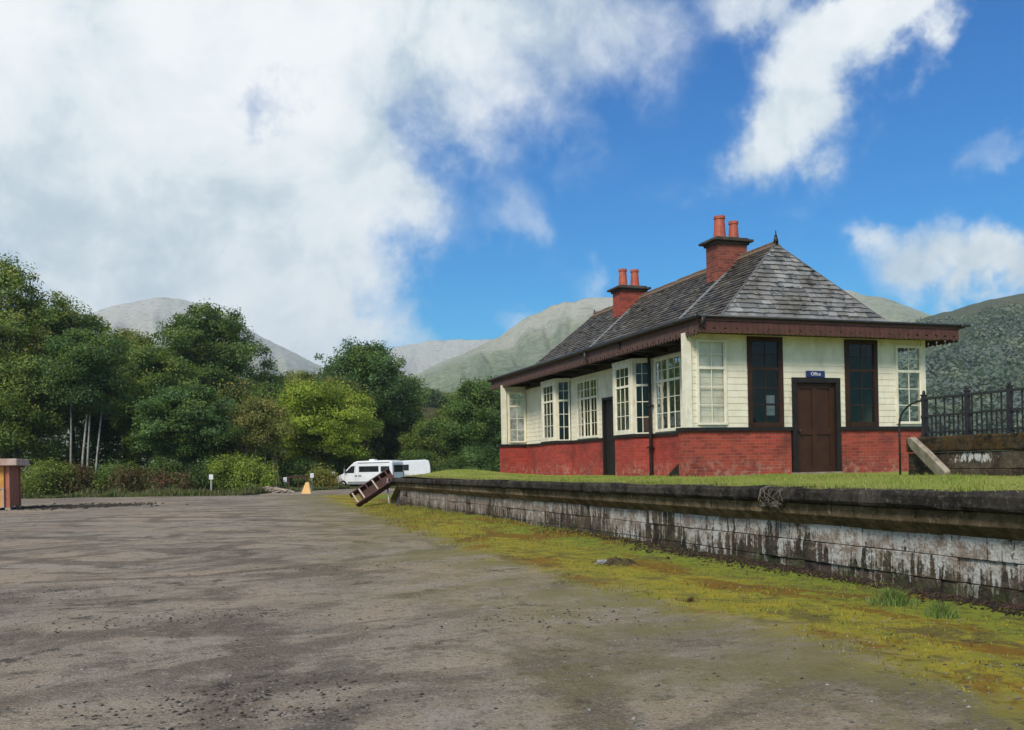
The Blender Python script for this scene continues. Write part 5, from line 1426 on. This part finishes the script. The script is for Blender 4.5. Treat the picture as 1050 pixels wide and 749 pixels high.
# deepen the blue of the clear sky
hs = t.n('ShaderNodeHueSaturation', {'Saturation': SKY_SAT, 'Value': SKY_VAL, 'Color': sky.outputs[0]})
clear = t.mix(1., hs.outputs[0], SKY_TINT, 'MULTIPLY')
# bearing / elevation of the sky direction in degrees, bent by noise so that cloud rims are ragged
w1 = t.n('ShaderNodeTexNoise', {'Vector': d, 'Scale': 5.5, 'Detail': 6, 'Roughness': .62}).outputs[1]
dv = t.n('ShaderNodeVectorMath', {0: w1, 1: (.5, .5, .5)}, operation='SUBTRACT').outputs[0]
dv = t.n('ShaderNodeVectorMath', {0: dv, 'Scale': .24}, operation='SCALE').outputs[0]
dd = t.n('ShaderNodeVectorMath', {0: d, 1: dv}, operation='ADD').outputs[0]
s3 = t.n('ShaderNodeSeparateXYZ', {0: dd})
az = t.math('MULTIPLY', t.math('ARCTAN2', s3.outputs[0], s3.outputs[1]), 180/math.pi)
el = t.math('MULTIPLY', t.math('ARCSINE', t.math('MINIMUM', t.math('MAXIMUM', s3.outputs[2], -1.), 1.)), 180/math.pi)
acc = None
for (a, e, ra, re, rot, wt) in CLOUDS:
    x = t.math('SUBTRACT', az, a); y = t.math('SUBTRACT', el, e)
    c_, s_ = math.cos(R_(rot)), math.sin(R_(rot))
    x2 = t.math('ADD', t.math('MULTIPLY', x, c_/ra), t.math('MULTIPLY', y, s_/ra))
    y2 = t.math('ADD', t.math('MULTIPLY', x, -s_/re), t.math('MULTIPLY', y, c_/re))
    g2 = t.math('EXPONENT', t.math('MULTIPLY', t.math('ADD', t.math('MULTIPLY', x2, x2), t.math('MULTIPLY', y2, y2)), -1.))
    v = t.math('MULTIPLY', g2, wt)
    acc = v if acc is None else t.math('ADD', acc, v)
# broken cloud over the rest of the sky
other = t.math('MAXIMUM', t.step(t.math('ABSOLUTE', t.math('SUBTRACT', az, 19.)), 34., 55.), t.step(el, 36., 52.))
acc = t.math('ADD', acc, t.math('MULTIPLY', other, .58))
sep = t.n('ShaderNodeSeparateXYZ', {0: d})
pz = t.math('ADD', t.math('MAXIMUM', sep.outputs[2], 0.), .12)
pv = t.n('ShaderNodeCombineXYZ', {0: t.math('DIVIDE', sep.outputs[0], pz), 1: t.math('DIVIDE', sep.outputs[1], pz), 2: 0.}).outputs[0]
nA = t.noise(d, 4.2, 8, .58, .3); nB = t.noise(d, 13., 8, .62, .4); nC = t.noise(pv, .9, 7, .6, .3)
cov = t.math('ADD', acc, t.math('MULTIPLY', t.math('SUBTRACT', nA, .5), .75))
cov = t.math('ADD', cov, t.math('MULTIPLY', t.math('SUBTRACT', nB, .5), .68))
cov = t.math('ADD', cov, t.math('MULTIPLY', t.math('SUBTRACT', nC, .5), .35))
mask = t.math('POWER', t.step(cov, .14, 1.2), .9)
# body of the cloud: bright rims, blue-grey hollows
shade = t.math('ADD', t.math('MULTIPLY', t.noise(d, 3.1, 6, .6, .4), .7), t.math('MULTIPLY', nB, .3))
k = CLOUD_K
cc = t.ramp(t.step(shade, .36, .60), [(0., (.50*k, .60*k, .665*k)), (.5, (.74*k, .80*k, .835*k)), (1., (.88*k, .905*k, .915*k))])
colr = t.mix(mask, clear, cc)
t.l.new(colr, bg.inputs['Color']); bg.inputs['Strength'].default_value = .1

# haze
b = MB(); b.box(-3000, 3600, -300, 4900, -3, HAZE_TOP)
m = bpy.data.materials.new('haze'); m.use_nodes = True; m.node_tree.nodes.clear(); t = NT(m.node_tree)
o_ = t.n('ShaderNodeOutputMaterial'); pvn = t.n('ShaderNodeVolumePrincipled', {'Color': HAZE_COL+(1,), 'Density': HAZE_D, 'Anisotropy': 0.})
t.l.new(pvn.outputs[0], o_.inputs['Volume'])
if HAZE_D > 0:
    o = b.build('haze', m); tag(o, 'thin bluish haze lying over the glen', kind='stuff')

sd = bpy.data.lights.new('sun', 'SUN'); sd.energy = SUN_E; sd.angle = R_(16); sd.color = (1., .92, .80)
so = bpy.data.objects.new('sun', sd); col.objects.link(so)
sv = Vector((math.sin(R_(SUN_AZ))*math.cos(R_(SUN_EL)), math.cos(R_(SUN_AZ))*math.cos(R_(SUN_EL)), math.sin(R_(SUN_EL))))
so.rotation_euler = sv.to_track_quat('Z', 'Y').to_euler()

cam = bpy.data.cameras.new('camera'); co = bpy.data.objects.new('camera', cam); col.objects.link(co); sc.camera = co
cam.sensor_width = 36.; cam.lens = 36*954/1050.
cam.shift_y = (478.5-374.5)/1050.
cam.clip_start = .05; cam.clip_end = 20000
yaw = math.atan(328/954.)
roll = math.atan(61/3103.)
co.location = (0, 0, 1.5)
co.rotation_euler = (Matrix.Rotation(-yaw, 3, 'Z') @ Matrix.Rotation(R_(90), 3, 'X') @ Matrix.Rotation(ROLL_SIGN*roll, 3, 'Z')).to_euler()
sc.view_settings.view_transform = 'Standard'; sc.view_settings.look = 'None'; sc.view_settings.exposure = EXPO; sc.view_settings.gamma = 1.
sc.view_settings.use_curve_mapping = False
sc.cycles.use_denoising = True
sc.cycles.max_bounces = 6; sc.cycles.transparent_max_bounces = 12; sc.cycles.volume_bounces = 0
sc.cycles.use_adaptive_sampling = True; sc.cycles.adaptive_threshold = .015
sc.cycles.sample_clamp_indirect = 6.
